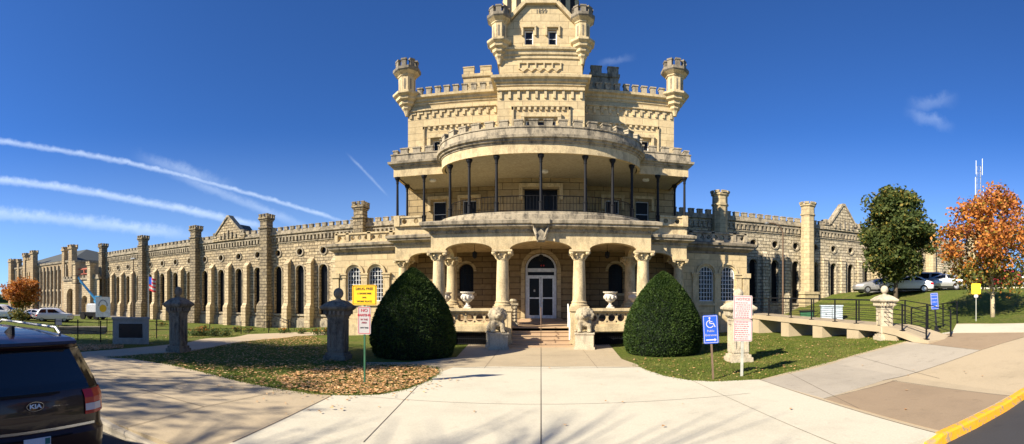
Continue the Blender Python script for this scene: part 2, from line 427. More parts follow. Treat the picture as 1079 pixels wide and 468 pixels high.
def text(body, size, mat, parent, loc, rot=(PI/2, 0, 0), ext=.004, name='lettering', align='CENTER', sx=1.0, turn=None, off=0.0):
    cu = bpy.data.curves.new(name, 'FONT'); cu.body = body; cu.size = size; cu.extrude = ext; cu.align_x = align; cu.align_y = 'CENTER'; cu.resolution_u = 2; cu.offset = off
    tmp = bpy.data.objects.new(name+'_tmp', cu); col.objects.link(tmp); bpy.context.view_layer.update()
    me = bpy.data.meshes.new_from_object(tmp.evaluated_get(bpy.context.evaluated_depsgraph_get()))
    bpy.data.objects.remove(tmp); me.name = name
    mt = Matrix.Rotation(rot[2], 4, 'Z') @ Matrix.Rotation(rot[0], 4, 'X') @ Matrix.Scale(sx, 4, (1, 0, 0))
    me.transform(mt); me.materials.clear(); me.materials.append(M[mat])
    return link(bpy.data.objects.new(name, me), parent, loc)

# ---------------------------------------------------------------- terrain
def lerp(x, ks, vs):
    if x <= ks[0]: return vs[0]
    for i in range(1, len(ks)):
        if x <= ks[i]:
            q = (x-ks[i-1])/(ks[i]-ks[i-1]); return vs[i-1]+(vs[i]-vs[i-1])*q
    return vs[-1]
def smooth(q): q = min(max(q, 0), 1); return q*q*(3-2*q)
def g_raw(x, y):
    if x > 0:
        a = lerp(x, [9, 12, 14, 18, 23, 28, 32, 40, 60, 120], [0, .32, .55, .9, 1.2, 2.3, 2.85, 3.25, 3.6, 4.2])
        b = lerp(x, [14, 18, 22, 26, 29, 32, 40, 60, 120], [0, .2, .6, 2.05, 2.7, 2.9, 3.25, 3.6, 4.2])
        q = smooth((y-13)/11); return a*(1-q)+b*q
    return -lerp(-x, [8, 15, 26, 40, 60, 100, 200], [0, .4, .95, .85, .6, 1.1, 1.5])*smooth((y-15)/12)
def gz(x, y):
    return (g_raw(x, y)*2+g_raw(x-1.2, y)+g_raw(x+1.2, y)+g_raw(x, y-1.0)+g_raw(x, y+1.0))/6
def gp(px, py, dz=0.0):                          # pixel of the photograph -> point on the ground
    t = (px-XC)/FPX; k = (YH-py)/FPX; s_, c_ = math.sin(t), math.cos(t); r = 2.0
    while r < 300:
        if EYE+k*r <= gz(s_*r, c_*r)+dz:
            a, b = r-.25, r
            for _ in range(12):
                q = (a+b)/2
                if EYE+k*q <= gz(s_*q, c_*q)+dz: b = q
                else: a = q
            r = (a+b)/2; break
        r += .25
    return (s_*r, c_*r)
def at(px, py, r):                               # pixel and distance -> point
    t = (px-XC)/FPX; return Vector((math.sin(t)*r, math.cos(t)*r, EYE+(YH-py)/FPX*r))
# ---------------------------------------------------------------- ground
def axis(*spans):
    out = []
    for a, b, st in spans:
        n = round((b-a)/st); out += [a+(b-a)*i/n for i in range(n)]
    out.append(spans[-1][1]); return out
gx = axis((-700, -120, 40), (-120, -60, 3), (-60, 50, .5), (50, 120, 3), (120, 700, 40))
gy = axis((-80, -10, 10), (-10, 50, .5), (50, 100, 4), (100, 900, 50))
def road_drop(y): return .4*smooth((5.3-y)/.9)
me = bpy.data.meshes.new('ground')
vs = [(x, y, gz(x, y)-road_drop(y)) for y in gy for x in gx]; nx = len(gx)
me.from_pydata(vs, [], [(j*nx+i, j*nx+i+1, (j+1)*nx+i+1, (j+1)*nx+i) for j in range(len(gy)-1) for i in range(nx-1)])
me.materials.append(M['grass']); me.polygons.foreach_set('use_smooth', [True]*len(me.polygons))
tag(link(bpy.data.objects.new('ground', me)), kind='structure')

import bmesh
def sheet(name, pts, mat, lift, step=.6, zf=None, kind='structure', skirt=.25):
    """plan polygon laid on the ground as a thin slab"""
    zf = zf or (lambda x, y: gz(x, y))
    xs = [p[0] for p in pts]; ys = [p[1] for p in pts]
    bm = bmesh.new(); f = bm.faces.new([bm.verts.new((p[0], p[1], 0)) for p in pts])
    def cut(no, a, b):
        k = math.ceil(a/step)*step
        while k < b:
            bmesh.ops.bisect_plane(bm, geom=bm.verts[:]+bm.edges[:]+bm.faces[:], plane_co=[q*k for q in no], plane_no=no); k += step
    cut((1, 0, 0), min(xs)+.01, max(xs)); cut((0, 1, 0), min(ys)+.01, max(ys))
    bmesh.ops.triangulate(bm, faces=[q for q in bm.faces if len(q.verts) > 4])
    rim = [e for e in bm.edges if e.is_boundary]
    for v in bm.verts: v.co.z = zf(v.co.x, v.co.y)+lift
    r = bmesh.ops.extrude_edge_only(bm, edges=rim)
    for v in r['geom']:
        if isinstance(v, bmesh.types.BMVert): v.co.z -= skirt
    bmesh.ops.recalc_face_normals(bm, faces=bm.faces)
    me = bpy.data.meshes.new(name); bm.to_mesh(me); bm.free(); me.materials.append(M[mat])
    up = sum(p.normal.z for p in me.polygons)
    if up < 0: me.flip_normals()
    return tag(link(bpy.data.objects.new(name, me)), kind=kind)
def gps(l): return [gp(*p) if len(p) == 2 else (p[0], p[1]) for p in l]
W3 = 0   # third entry marks a plan point in metres

sheet('road', [(-150, 4.75, W3), (-150, -11, W3), (150, -11, W3), (150, 20, W3), (60, 12, W3), (20, 6.55, W3), (9.4, 5.25, W3), (5.6, 4.75, W3)], 'asphalt', -.13, 2.0)
# paving
left_edge = [(112, 377), (140, 378.5), (180, 385), (215, 393), (250, 402), (290, 410), (330, 416), (365, 418), (400, 417), (430, 411), (452, 402), (463, 394), (460, 388), (440, 385.5), (415, 384.5), (385, 384)]
right_edge = [(672, 385), (682, 391), (700, 397), (725, 401.5), (752, 403), (785, 401.5), (830, 393), (870, 383), (900, 374.5), (930, 366.5), (960, 358.5), (985, 353), (1004, 349.5)]
line_a = gp(350, 417.5); line_b = gp(245, 468)
q = (line_b[1]-4.7)/(line_a[1]-line_b[1]); corner_l = (line_b[0]-(line_a[0]-line_b[0])*q, 4.7)
line_c = gp(800, 401); line_d = gp(986, 458)
# left concrete: from the road up to the island and along the path
L = [(-45, 4.7), corner_l, line_a]+[gp(*p) for p in reversed(left_edge[:7])]
L += [gp(150, 373.5), gp(200, 370.5), gp(225, 366), gp(280, 358), gp(312, 354.5), gp(352, 352.5), gp(352, 350), gp(312, 350.5), gp(262, 352.5), gp(225, 356.5), gp(200, 361), gp(170, 364.5), gp(130, 368), gp(85, 371.5), gp(40, 375), (-45, 12)]
sheet('pavement', L, 'concrete_tan', .020)
A = [corner_l, (5.55, 4.7), line_d, line_c, gp(785, 401.5), gp(752, 403), gp(725, 401.5), gp(700, 397), gp(682, 391), gp(674, 387.5)]
A += [gp(620, 387), gp(570, 387), gp(520, 387), gp(478, 388), gp(463, 393.5)]+[gp(*p) for p in reversed(left_edge[7:11])]+[line_a]
sheet('driveway_apron', A, 'concrete_white', .026)
B = [gp(478, 388), gp(520, 387), gp(570, 387), gp(620, 387), gp(674, 387.5), gp(672, 385), gp(655, 379), (3.2, 21.3), (-3.4, 21.3), gp(481, 377), gp(430, 382.5), gp(385, 382.6), gp(385, 384.4), gp(415, 384.9), gp(440, 386), gp(460, 388.5), gp(463, 393.5)]
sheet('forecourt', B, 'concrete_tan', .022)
Rr = [line_d, line_c]+[gp(*p) for p in right_edge[6:]]+[gp(1008, 341.5), gp(1045, 341.5), gp(1079, 341), gp(1110, 341), (30, 14), (30, 7.9), (20, 6.5), (9.4, 5.2), (5.6, 4.7)]
sheet('pavement_east', Rr, 'concrete_tan', .020)
sheet('pavement_light', gps([(985, 353), (1004, 349.5), (1008, 342.2), (1045, 342), (1079, 341.4), (1110, 341.4), (1110, 349.5), (1079, 350.5), (1010, 351)]), 'concrete_white', .026)
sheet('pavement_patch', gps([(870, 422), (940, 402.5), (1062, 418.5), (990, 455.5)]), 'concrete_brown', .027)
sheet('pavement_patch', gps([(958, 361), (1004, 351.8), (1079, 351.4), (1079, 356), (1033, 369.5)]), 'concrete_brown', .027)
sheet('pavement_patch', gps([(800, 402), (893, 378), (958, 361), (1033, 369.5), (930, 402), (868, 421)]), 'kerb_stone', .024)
# expansion joints
def joint(a, b, w_=.008, lift=.0305):
    (x0, y0), (x1, y1) = a, b; d = Vector((x1-x0, y1-y0)); L_ = d.length; d.normalize(); n_ = Vector((-d.y, d.x))*w_
    k = max(1, int(L_/.6)); pts = []
    mb = JB
    for i in range(k):
        p, q_ = Vector((x0, y0))+d*L_*i/k, Vector((x0, y0))+d*L_*(i+1)/k
        mb.quad(*[(v.x, v.y, gz(v.x, v.y)+lift) for v in (p-n_, q_-n_, q_+n_, p+n_)])
JB = MB()
joint((0.0, 4.8), (0.0, 20.1)); joint(gp(350, 418), line_b, .012); joint(line_c, line_d, .010)
joint(gp(478, 388), gp(570, 387.3), .015); joint(gp(570, 387.3), gp(674, 387.8), .015)
joint(gp(440, 408), gp(383, 468)); joint(gp(590, 388), gp(600, 388))
joint(gp(150, 402), gp(295, 412)); joint(gp(215, 430), gp(110, 400)); joint(gp(215, 430), gp(300, 412)); joint(gp(215, 430), gp(120, 455))
joint(gp(868, 421.5), gp(945, 402)); joint(gp(940, 402), gp(1079, 420)); joint(gp(930, 402), gp(1033, 370)); joint(gp(1033, 370), gp(1079, 356)); joint(gp(958, 361), gp(1033, 370))
joint(gp(700, 387.8), (4.1, 4.8), .006); joint((-3.6, 14.0), (3.9, 14.0), .006); joint((-4.0, 9.3), (4.6, 9.3), .006); joint((-1.75, 14.0), (-1.75, 20.0), .005); joint((1.75, 14.0), (1.75, 20.0), .005); joint((-3.0, 17.2), (3.2, 17.2), .005)
for i in range(5):
    joint((-7.5-i*2.6, 4.8), (-8.8-i*2.6, 10.6-i*.15), .006)
joint((-22, 7.6), (-6.4, 7.6), .006); joint(gp(830, 393.5), gp(905, 432), .006); joint(gp(900, 375.5), gp(990, 400), .006)
tag(JB.build('pavement_joints', 'joint'), kind='structure')
# kerb with worn yellow paint
kb = MB()
kp = [(5.25, 4.72), (5.6, 4.76), (6.6, 4.86), (8.0, 5.05), (9.6, 5.27), (13, 5.75), (20, 6.6), (32, 8.1)]
def kerb(path, name, mat, hs):
    mb = MB(); rings = []
    for i, (x, y) in enumerate(path):
        a = path[max(i-1, 0)]; b = path[min(i+1, len(path)-1)]; d = Vector((b[0]-a[0], b[1]-a[1])).normalized(); n_ = Vector((-d.y, d.x)); z = gz(x, y)
        hgt = hs[i]
        rings.append([(x+n_.x*o, y+n_.y*o, z+zz) for o, zz in ((-.19, -.2), (-.17, -.11), (-.15, hgt-.03), (-.11, hgt), (.0, hgt+.004), (.01, -.2))])
    for r0, r1 in zip(rings[:-1], rings[1:]):
        for j in range(5): mb.quad(r0[j], r1[j], r1[j+1], r0[j+1])
    mb.poly(rings[0]); mb.poly(rings[-1][::-1])
    return tag(mb.build(name, mat), kind='structure')
kerb(kp, 'kerb', 'kerb_yellow', [-.04, .03, .034, .034, .034, .034, .034, .034])
kerb([(-60, 4.72), (-6.8, 4.72), (-5.4, 4.72), (-4.9, 4.72)], 'kerb_west', 'kerb_stone', [.03, .03, -.05, -.1])
# parking areas and drive
sheet('parking_lot', [(-160, 24), (-160, 40), (-95, 42.5), (-74, 43), (-50, 42.8), (-50, 40.5), (-60, 37.5), (-62, 31), (-90, 22)], 'asphalt_old', .03, 2.0)
sheet('parking_lot_east', [(29.5, 34.5), (50, 34.5), (60, 20), (52, 12.5), (39, 19.5), (30, 29.5)], 'asphalt_old', .04, 1.2)
pk = MB()
pth = [(30.1, 29.2), (39.0, 19.2), (52, 12.2)]
for (x0, y0), (x1, y1) in zip(pth[:-1], pth[1:]):
    n = 14
    for i in range(n):
        a = (x0+(x1-x0)*i/n, y0+(y1-y0)*i/n); b = (x0+(x1-x0)*(i+1)/n, y0+(y1-y0)*(i+1)/n)
        an = math.atan2(b[1]-a[1], b[0]-a[0]); c = ((a[0]+b[0])/2, (a[1]+b[1])/2); z = gz(*c)
        pk.obox(c[0], c[1], an, math.dist(a, b)/2, .08, z-.2, z+.14)
tag(pk.build('kerb_east', 'concrete_white'), kind='structure')
# long wooded ridge at the horizon, far left and far right
def ridge(name, a0, a1, r, h, n=140):
    mb = MB(); rows = []
    for i in range(n+1):
        t_ = a0+(a1-a0)*i/n; hh = h*(.55+.6*abs(noise.noise(Vector((i*.13, 3.1, 0))))+.25*noise.noise(Vector((i*.9, 1.7, 0))))*smooth(i/8)*smooth((n-i)/8)
        rows.append([(math.sin(t_)*(r+o), math.cos(t_)*(r+o), z) for o, z in ((0, -4), (1, hh*.55), (8, hh*.9-2+2), (22, hh*1.05), (60, -4))])
    for p, q_ in zip(rows[:-1], rows[1:]):
        for j in range(4): mb.quad(p[j], q_[j], q_[j+1], p[j+1])
    return tag(mb.build(name, 'leaf_green', smooth=False), 'wooded ridge on the horizon', 'woods', kind='stuff')
ridge('far_woods', -1.6, -1.08, 330, 9)
ridge('far_woods_east', .95, 1.5, 300, 14)

# ================================================================= ADMINISTRATION BUILDING
AB = thing('administration_building', 'castellated cream stone prison office building with curved balcony, arched porch and tall central tower', 'building', (0, 27.8, 0))
TY, BY, HX, BX = 27.8, 26.0, 8.35, 2.5
wall = MB()
win_low = [(-4.6, .9, 2.5, 3.85), (4.6, .9, 2.5, 3.85)]
holes = [arch(cx, w_, a, b, w_/2) for cx, w_, a, b in win_low]
rwin = [(cx, .85, 6.7, 8.25) for cx in (-6.3, -4.4, 4.4, 6.3)]+[(cx, 1.05, 10.4, 12.1) for cx in (-6.2, 6.2)]
holes += [rect(c-w_/2, c+w_/2, a, b) for c, w_, a, b in rwin]
low_h, up_h = holes[:2], holes[2:]
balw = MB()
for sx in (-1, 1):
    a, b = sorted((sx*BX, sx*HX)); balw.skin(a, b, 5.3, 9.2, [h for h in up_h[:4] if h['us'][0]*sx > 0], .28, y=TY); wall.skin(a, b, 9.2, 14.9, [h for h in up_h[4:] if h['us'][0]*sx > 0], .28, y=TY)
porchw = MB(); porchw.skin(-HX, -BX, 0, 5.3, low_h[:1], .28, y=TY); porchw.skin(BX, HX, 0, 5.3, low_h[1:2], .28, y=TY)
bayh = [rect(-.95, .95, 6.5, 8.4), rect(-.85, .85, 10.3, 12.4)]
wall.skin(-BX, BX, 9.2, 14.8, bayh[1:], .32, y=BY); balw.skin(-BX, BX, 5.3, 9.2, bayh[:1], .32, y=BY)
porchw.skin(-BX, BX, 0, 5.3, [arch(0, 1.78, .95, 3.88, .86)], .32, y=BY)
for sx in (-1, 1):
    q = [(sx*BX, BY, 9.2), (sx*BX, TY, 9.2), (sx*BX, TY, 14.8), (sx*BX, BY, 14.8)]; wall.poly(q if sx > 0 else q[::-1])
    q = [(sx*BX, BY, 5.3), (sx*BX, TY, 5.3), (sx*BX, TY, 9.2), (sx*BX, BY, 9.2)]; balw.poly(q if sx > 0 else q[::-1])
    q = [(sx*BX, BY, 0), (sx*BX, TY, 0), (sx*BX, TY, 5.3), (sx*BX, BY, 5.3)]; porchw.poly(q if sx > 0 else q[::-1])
    q = [(sx*HX, TY, 0), (sx*HX, 44, 0), (sx*HX, 44, 14.9), (sx*HX, TY, 14.9)]; wall.poly(q if sx > 0 else q[::-1])
wall.quad((HX, 44, 0), (-HX, 44, 0), (-HX, 44, 14.9), (HX, 44, 14.9))
wall.quad((-HX, TY, 14.7), (HX, TY, 14.7), (HX, 44, 14.7), (-HX, 44, 14.7))
wall.quad((-BX, BY, 14.79), (BX, BY, 14.79), (BX, TY, 14.79), (-BX, TY, 14.79))
wall.build('wall', 'ashlar', AB); porchw.build('porch_wall', 'ashlar_porch_shaded', AB); balw.build('balcony_wall', 'ashlar_balcony_shaded', AB)
# corbel tables and hood moulds
tr = MB()
def dentils(mb, x0, x1, y, z0, z1, w_, pitch, out):
    n = int((x1-x0)/pitch)
    for i in range(n+1):
        x = x0+(x1-x0)*i/max(n, 1)
        mb.box(x-w_/2, x+w_/2, y-out, y+.02, z0, z1)
for sx in (-1, 1):
    a, b = sorted((sx*(BX+.3), sx*(HX-.2)))
    dentils(tr, a, b, TY, 13.56, 14.0, .15, .47, .08); tr.box(a, b, TY-.15, TY+.01, 13.97, 14.06)
    for i in range(int((b-a)/.47)): tr.box(a+.1+i*.47, a+.34+i*.47, TY-.07, TY+.01, 13.8, 13.975)
    a, b = sorted((sx*(BX+.2), sx*(HX-1.05))); dentils(tr, a, b, TY, 12.8, 12.98, .15, .33, .10); tr.box(a, b, TY-.12, TY+.01, 12.95, 13.03)
    e = sx*(HX-1.05); tr.box(e-.05, e+.05, TY-.1, TY+.01, 10.8, 13.0)
    for c, w_, za, zb in rwin:
        if c*sx > 0:
            tr.box(c-w_/2-.30, c+w_/2+.30, TY-.20, TY+.01, zb+.10, zb+.28)
            for s2 in (-1, 1): tr.box(c+s2*(w_/2+.20)-.08, c+s2*(w_/2+.20)+.08, TY-.18, TY+.01, zb-.6, zb+.10)
            tr.box(c-w_/2-.08, c+w_/2+.08, TY-.1, TY+.01, za-.14, za-.02)
dentils(tr, -BX+.2, BX-.2, BY, 13.6, 14.06, .15, .46, .09); tr.box(-BX, BX, BY-.15, BY+.01, 14.03, 14.12)
dentils(tr, -1.6, 1.6, BY, 12.92, 13.12, .15, .3, .1); tr.box(-1.7, 1.7, BY-.12, BY+.01, 13.1, 13.17)
for s2 in (-1, 1): tr.box(s2*1.62-.06, s2*1.62+.06, BY-.1, BY+.01, 10.8, 13.1)
for za, zb, hw in ((6.5, 8.4, .95), (10.3, 12.4, .85)):
    tr.box(-hw-.3, hw+.3, BY-.16, BY+.01, zb+.1, zb+.32)
    for s2 in (-1, 1): tr.box(s2*(hw+.2)-.1, s2*(hw+.2)+.1, BY-.14, BY+.01, zb-.6, zb+.1)
    tr.box(-hw-.1, hw+.1, BY-.1, BY+.01, za-.14, za-.02)
tr.build('corbel_table', 'trim', AB)
# windows of the tower
def window(cx, w_, z0, z1, y, parent, rise=0, mull=1, trans=1, mat='frame_white', glass='glass', name='window'):
    f = MB(); b = .05
    hw = w_/2
    if rise: 
        archband(f, cx, hw-b, b, z1, y, y+.06, rise-b)
    else: f.box(cx-hw, cx+hw, y, y+.06, z1-b, z1)
    for s2 in (-1, 1): f.box(*sorted((cx+s2*hw, cx+s2*(hw-b))), y, y+.06, z0, z1-(0 if rise else b))
    f.box(cx-hw+b, cx+hw-b, y, y+.06, z0, z0+b)
    top = z1+(rise-b if rise else -b)
    for i in range(1, mull+1):
        x = cx-hw+w_*i/(mull+1); zt = z1+(rise*math.sqrt(max(0, 1-((x-cx)/hw)**2)) if rise else 0)-b*.8
        f.box(x-.014, x+.014, y+.012, y+.05, z0+b, zt)
    for i in range(1, trans+1):
        z = z0+(top-z0)*i/(trans+1); hh = hw-b
        if rise and z > z1: hh = hw*math.sqrt(max(0, 1-((z-z1)/rise)**2))-b*.6
        f.box(cx-hh, cx+hh, y+.016, y+.046, z-.014, z+.014)
    o = f.build(name, mat, parent)
    g = MB()
    g.xprism(arch_pts(cx, w_-.02, z0, z1, rise-.01 if rise else .001), y+.065, y+.085); g.build('pane', glass, o)
    return o
for cx, w_, a, b in win_low: window(cx, w_, a, b, TY+.2, AB, w_/2, 3, 5, 'iron', 'glass_dull')
for c, w_, a, b in rwin: window(c, w_, a, b, TY+.2, AB, 0, 1 if w_ > .9 else 0, 1, 'frame_white' if a > 9 else 'door_frame', 'glass_dull')
window(0, 1.9, 6.5, 8.4, BY+.22, AB, 0, 3, 0, 'iron', 'glass_dull'); window(0, 1.7, 10.3, 12.4, BY+.22, AB, 0, 2, 1, 'frame_white')
# cornices
cor = [(0, -.55), (.06, -.5), (.06, -.38), (.16, -.34), (.18, -.2), (.34, -.14), (.36, 0), (.0, .03)]
cm = MB()
def prof(z): return [(o, z+d) for o, d in cor]
cm.sweep([(-HX, 44), (-HX, TY), (-BX, TY)], prof(14.88)); cm.sweep([(BX, TY), (HX, TY), (HX, 44)], prof(14.88))
cm.sweep([(-BX, TY), (-BX, BY), (BX, BY), (BX, TY)], prof(14.84)); cm.build('cornice', 'trim', AB)
pm = MB()
for pth in ([(-HX, 44), (-HX, TY+.6)], [(-HX+.7, TY), (-BX-.3, TY)], [(BX+.3, TY), (HX-.7, TY)], [(HX, TY+.6), (HX, 44)]):
    pm.merlons(pth, 14.92, 15.34, .27, .25, .3, out=.14, cap=.04)
pm.build('battlement', 'trim_grey', AB)
# shoulder blocks
for sx in (-1, 1):
    a, b = sorted((sx*3.3, sx*5.15)); s_ = MB(); s_.box(a, b, 30, 32.5, 14.6, 16.9); s_.sweep([(a, 32.5), (a, 30), (b, 30), (b, 32.5)], [(0, 16.85), (.08, 16.9), (.1, 17.1), (0, 17.12)])
    s_.box(a, b, 30, 32.5, 16.9, 17.11)
    s_.merlons([(a, 30.1), (b, 30.1)], 17.1, 17.6, .34, .42, .3); s_.build('shoulder_block', 'trim_grey' if sx > 0 else 'ashlar_worn', AB)  # right block coloured grey in place of its shade
# turrets
def turret(cx, cy, z0, k, mat='trim', n=8, prof_=None, parent=AB, top=None, name='corner_turret'):
    mb = MB(); pr = [(r*k, z0+h) for r, h in prof_]; mb.ring(pr, n, c=(cx, cy))
    zt = pr[-1][1]; rr = pr[-1][0]
    body_o = mb.build(name, mat, parent); mb = MB()
    for j in range(n):
        a = 2*PI*j/n+(PI/n if n == 4 else 0)
        mb.obox(cx+(rr-.1)*math.cos(a), cy+(rr-.1)*math.sin(a), a+PI/2, .15*k, .09, zt, zt+top*.8)
        mb.obox(cx+(rr-.1)*math.cos(a), cy+(rr-.1)*math.sin(a), a+PI/2, .18*k, .12, zt+top*.8, zt+top)
    mb.ring([(pr[-4][0]+.012, pr[-4][1]+.01), (pr[-3][0]+.015, pr[-3][1]), (pr[-2][0]+.015, pr[-2][1]), (rr-.02, zt+.03)], n, c=(cx, cy)); mb.build('turret_battlement', 'trim_dark', body_o)
    return body_o
tp = [(.10, 0), (.20, .30), (.30, .42), (.31, .55), (.46, .66), (.48, .82), (.64, .92), (.66, 1.06), (.80, 1.16), (.84, 1.20), (.84, 1.32), (.56, 1.37), (.50, 1.40), (.50, 2.35), (.56, 2.40), (.56, 2.46), (.76, 2.62), (.82, 2.70), (.82, 2.86), (.72, 2.88)]
for sx in (-1, 1):
    for y_ in (TY, 44.0):
        o = turret(sx*(HX+.05), y_-.05 if y_ < 30 else y_, 13.75, 1.0, 'trim', 8, tp, top=.5)
        # dark strips painted on as the shade of narrow sunk panels
        sl_ = MB()
        for j in range(8):
            a = 2*PI*j/8; cx, cy = sx*(HX+.05)+.50*math.cos(a), (y_-.05 if y_ < 30 else y_)+.50*math.sin(a); sl_.obox(cx, cy, a+PI/2, .05, .012, 15.3, 15.95)
        sl_.build('slot_shade', 'trim_dark', o)
lp = [(r*.82, h*.93) for r, h in tp]
for sx in (-1, 1):
    o = turret(sx*2.38, 26.05, 15.6, 1.0, 'trim', 8, lp, top=.42, name='tower_turret'); sl_ = MB()
    for j in range(8):
        a = 2*PI*j/8; sl_.obox(sx*2.38+.41*math.cos(a), 26.05+.41*math.sin(a), a+PI/2, .045, .012, 17.05, 17.65)
    sl_.build('slot_shade', 'trim_dark', o)  # same painted shade strips on the tower turrets
# lantern stage
ln = MB(); lw = [rect(-.93, -.45, 16.68, 17.55), rect(.43, .91, 16.68, 17.55)]
ln.skin(-2.38, 2.38, 14.8, 17.9, lw, .22, y=26.08)
for sx in (-1, 1):
    q = [(sx*2.38, 26.08, 14.8), (sx*2.38, 31.5, 14.8), (sx*2.38, 31.5, 17.9), (sx*2.38, 26.08, 17.9)]; ln.poly(q if sx > 0 else q[::-1])
ln.quad((2.38, 31.5, 14.8), (-2.38, 31.5, 14.8), (-2.38, 31.5, 17.9), (2.38, 31.5, 17.9))
ln.quad((-2.38, 26.08, 17.89), (2.38, 26.08, 17.89), (2.38, 31.5, 17.89), (-2.38, 31.5, 17.89))
ln.xprism([(-1.95, 17.85), (-1.62, 18.15), (-.8, 19.0), (.8, 19.0), (1.62, 18.15), (1.95, 17.85)], 26.1, 28.0)
ln.build('tower_wall', 'ashlar', AB)
lt = MB()
lt.sweep([(-2.38, 31.4), (-2.38, 26.08), (2.38, 26.08), (2.38, 31.4)], [(0, 15.85), (.07, 15.9), (.07, 16.05), (.14, 16.1), (.16, 16.28), (.26, 16.34), (.28, 16.46), (0, 16.52)])
for a, b in (((-2.05, 17.78), (-.86, 19.0)), ((-.86, 19.0), (.86, 19.0)), ((.86, 19.0), (2.05, 17.78))):
    dx, dz = b[0]-a[0], b[1]-a[1]; L_ = math.hypot(dx, dz); nx_, nz_ = -dz/L_*.2, dx/L_*.2
    lt.xprism([a, b, (b[0]+nx_, b[1]+nz_), (a[0]+nx_, a[1]+nz_)], 25.9, 28.0)
for c in (-.69, .67):
    lt.box(c-.42, c+.42, 25.96, 26.09, 17.66, 17.8)
    for s2 in (-1, 1): lt.box(c+s2*.37-.05, c+s2*.37+.05, 25.97, 26.09, 17.2, 17.66)
    lt.box(c-.32, c+.32, 25.99, 26.09, 16.58, 16.66)
# sunk panel with little pendent arches
lt.box(-1.25, 1.2, 26.0, 26.09, 15.62, 15.68); lt.box(-1.25, 1.2, 26.0, 26.09, 14.98, 15.03)
for i in range(6): lt.box(-1.25+i*.475-.04, -1.25+i*.475+.04, 26.0, 26.09, 15.3, 15.62)
for i in range(5):
    x = -1.02+i*.475; lt.xprism([(x-.2, 15.3), (x, 15.12), (x+.2, 15.3), (x, 15.4)], 26.0, 26.09)
lt.build('tower_trim', 'trim', AB)
for c in (-.69, .67): window(c, .48, 16.68, 17.55, 26.2, AB, 0, 0, 1)
text('1899', .34, 'trim_dark', AB, (.02, 26.085, 18.62), ext=.01, name='date_numerals')
oc = MB(); oc.ring([(2.3, 17.9), (2.3, 21.8), (2.42, 21.9), (2.5, 22.2), (2.3, 22.25), (2.2, 25.5), (2.5, 25.9), (2.55, 26.3), (2.3, 26.3)], 8, c=(0, 29.1))
oct_o = oc.build('octagonal_tower', 'ashlar', AB)
ow = MB(); ob = MB()
for j in range(8):
    a = 2*PI*j/8-PI/2; Mx = Matrix.Translation((2.3*math.cos(a), 29.1+2.3*math.sin(a), 0)) @ Matrix.Rotation(a+PI/2, 4, 'Z')
    for c in (-.42, .42):
        i = len(ow.v); ow.xprism(arch_pts(c, .42, 18.6, 20.6, .21, 6), -.012, .05)
        ow.v[i:] = [tuple(Mx @ Vector(v)) for v in ow.v[i:]]
        i = len(ob.v); archband(ob, c, .24, .1, 20.6, -.08, .02, n=6); ob.box(c-.3, c+.3, -.08, .02, 18.45, 18.55); ob.v[i:] = [tuple(Mx @ Vector(v)) for v in ob.v[i:]]
ow.build('belfry_opening', 'void', oct_o); ob.build('belfry_trim', 'trim', oct_o)
om = MB(); om.ring([(2.45, 26.25), (2.45, 26.4)], 8, c=(0, 29.1))
ocp = [(2.6*math.cos(PI/8+2*PI*j/8), 29.1+2.6*math.sin(PI/8+2*PI*j/8)) for j in range(8)][::-1]
om.merlons(ocp, 26.3, 26.8, .4, .35, .25, closed=True); om.build('tower_battlement', 'trim_grey', oct_o)

# ---------------------------------------------------------------- balcony
def bow(off=0.0, n=28, x_a=5.16, b=3.0, e=2.5):
    pts = []
    for i in range(n+1):
        t_ = PI*(1-i/n); c, s_ = math.cos(t_), math.sin(t_)
        pts.append(((x_a+off)*math.copysign(abs(c)**(2/e), c), 24.5-(b+off)*abs(s_)**(2/e)))
    return pts
bp = bow()
roofpath = [(-8.0, 27.8), (-8.0, 24.5)]+bp+[(8.0, 24.5), (8.0, 27.8)]
br = MB(); br.sweep(roofpath, [(.0, 9.0), (.16, 9.0), (.16, 9.46), (.12, 9.48)]); br.build('roof_fascia', 'trim', AB)
br = MB(); br.sweep(roofpath, [(.1, 9.44), (.2, 9.46), (.22, 9.54), (.3, 9.56), (.33, 9.64), (.42, 9.68), (.44, 9.8), (.28, 9.83), (.26, 10.17), (.30, 10.18), (.30, 10.24), (-.05, 10.24), (-.05, 9.6)])
br.build('roof_cornice', 'trim_grey', AB)
br = MB(); br.merlons(roofpath[:3], 10.24, 10.56, .36, .30, .26, out=.12); br.merlons(bp, 10.24, 10.56, .38, .29, .26, out=.12); br.merlons(roofpath[-3:], 10.24, 10.56, .36, .30, .26, out=.12); br.build('roof_battlement', 'trim_grey', AB)
br = MB(); br.prism([(-7.95, 27.75), (-7.95, 24.55)]+[(x*.99, y+.03) for x, y in bp]+[(7.95, 24.55), (7.95, 27.75)], 9.05, 9.6); br.build('balcony_roof', 'soffit_paint', AB)
# balcony floor and stone edge
br = MB(); br.sweep(bp, [(0, 5.7), (.28, 5.7), (.28, 6.12), (.2, 6.16), (.2, 6.26), (-.3, 6.26)]); br.build('balcony_kerb', 'trim_grey', AB)
br = MB(); br.prism([(-8.1, 27.75), (-8.1, 24.4)]+[(x, y) for x, y in bow(.05)]+[(8.1, 24.4), (8.1, 27.75)], 5.68, 6.2); br.build('balcony_floor', 'trim', AB)
def bow_at(x):
    for a, b in zip(bp[:-1], bp[1:]):
        if a[0] <= x <= b[0]: q = (x-a[0])/(b[0]-a[0]); return a[1]+(b[1]-a[1])*q
cols_i = [(x, bow_at(x)+.05) for x in (-4.62, -3.5, -2.12, 0, 2.12, 3.5, 4.62)]+[(sx*x, y) for sx in (-1, 1) for x, y in ((6.4, 24.4), (7.95, 24.4), (7.95, 26.3), (5.5, 24.5))][:]
cols_i = [c for c in cols_i if abs(c[0]) != 5.5]
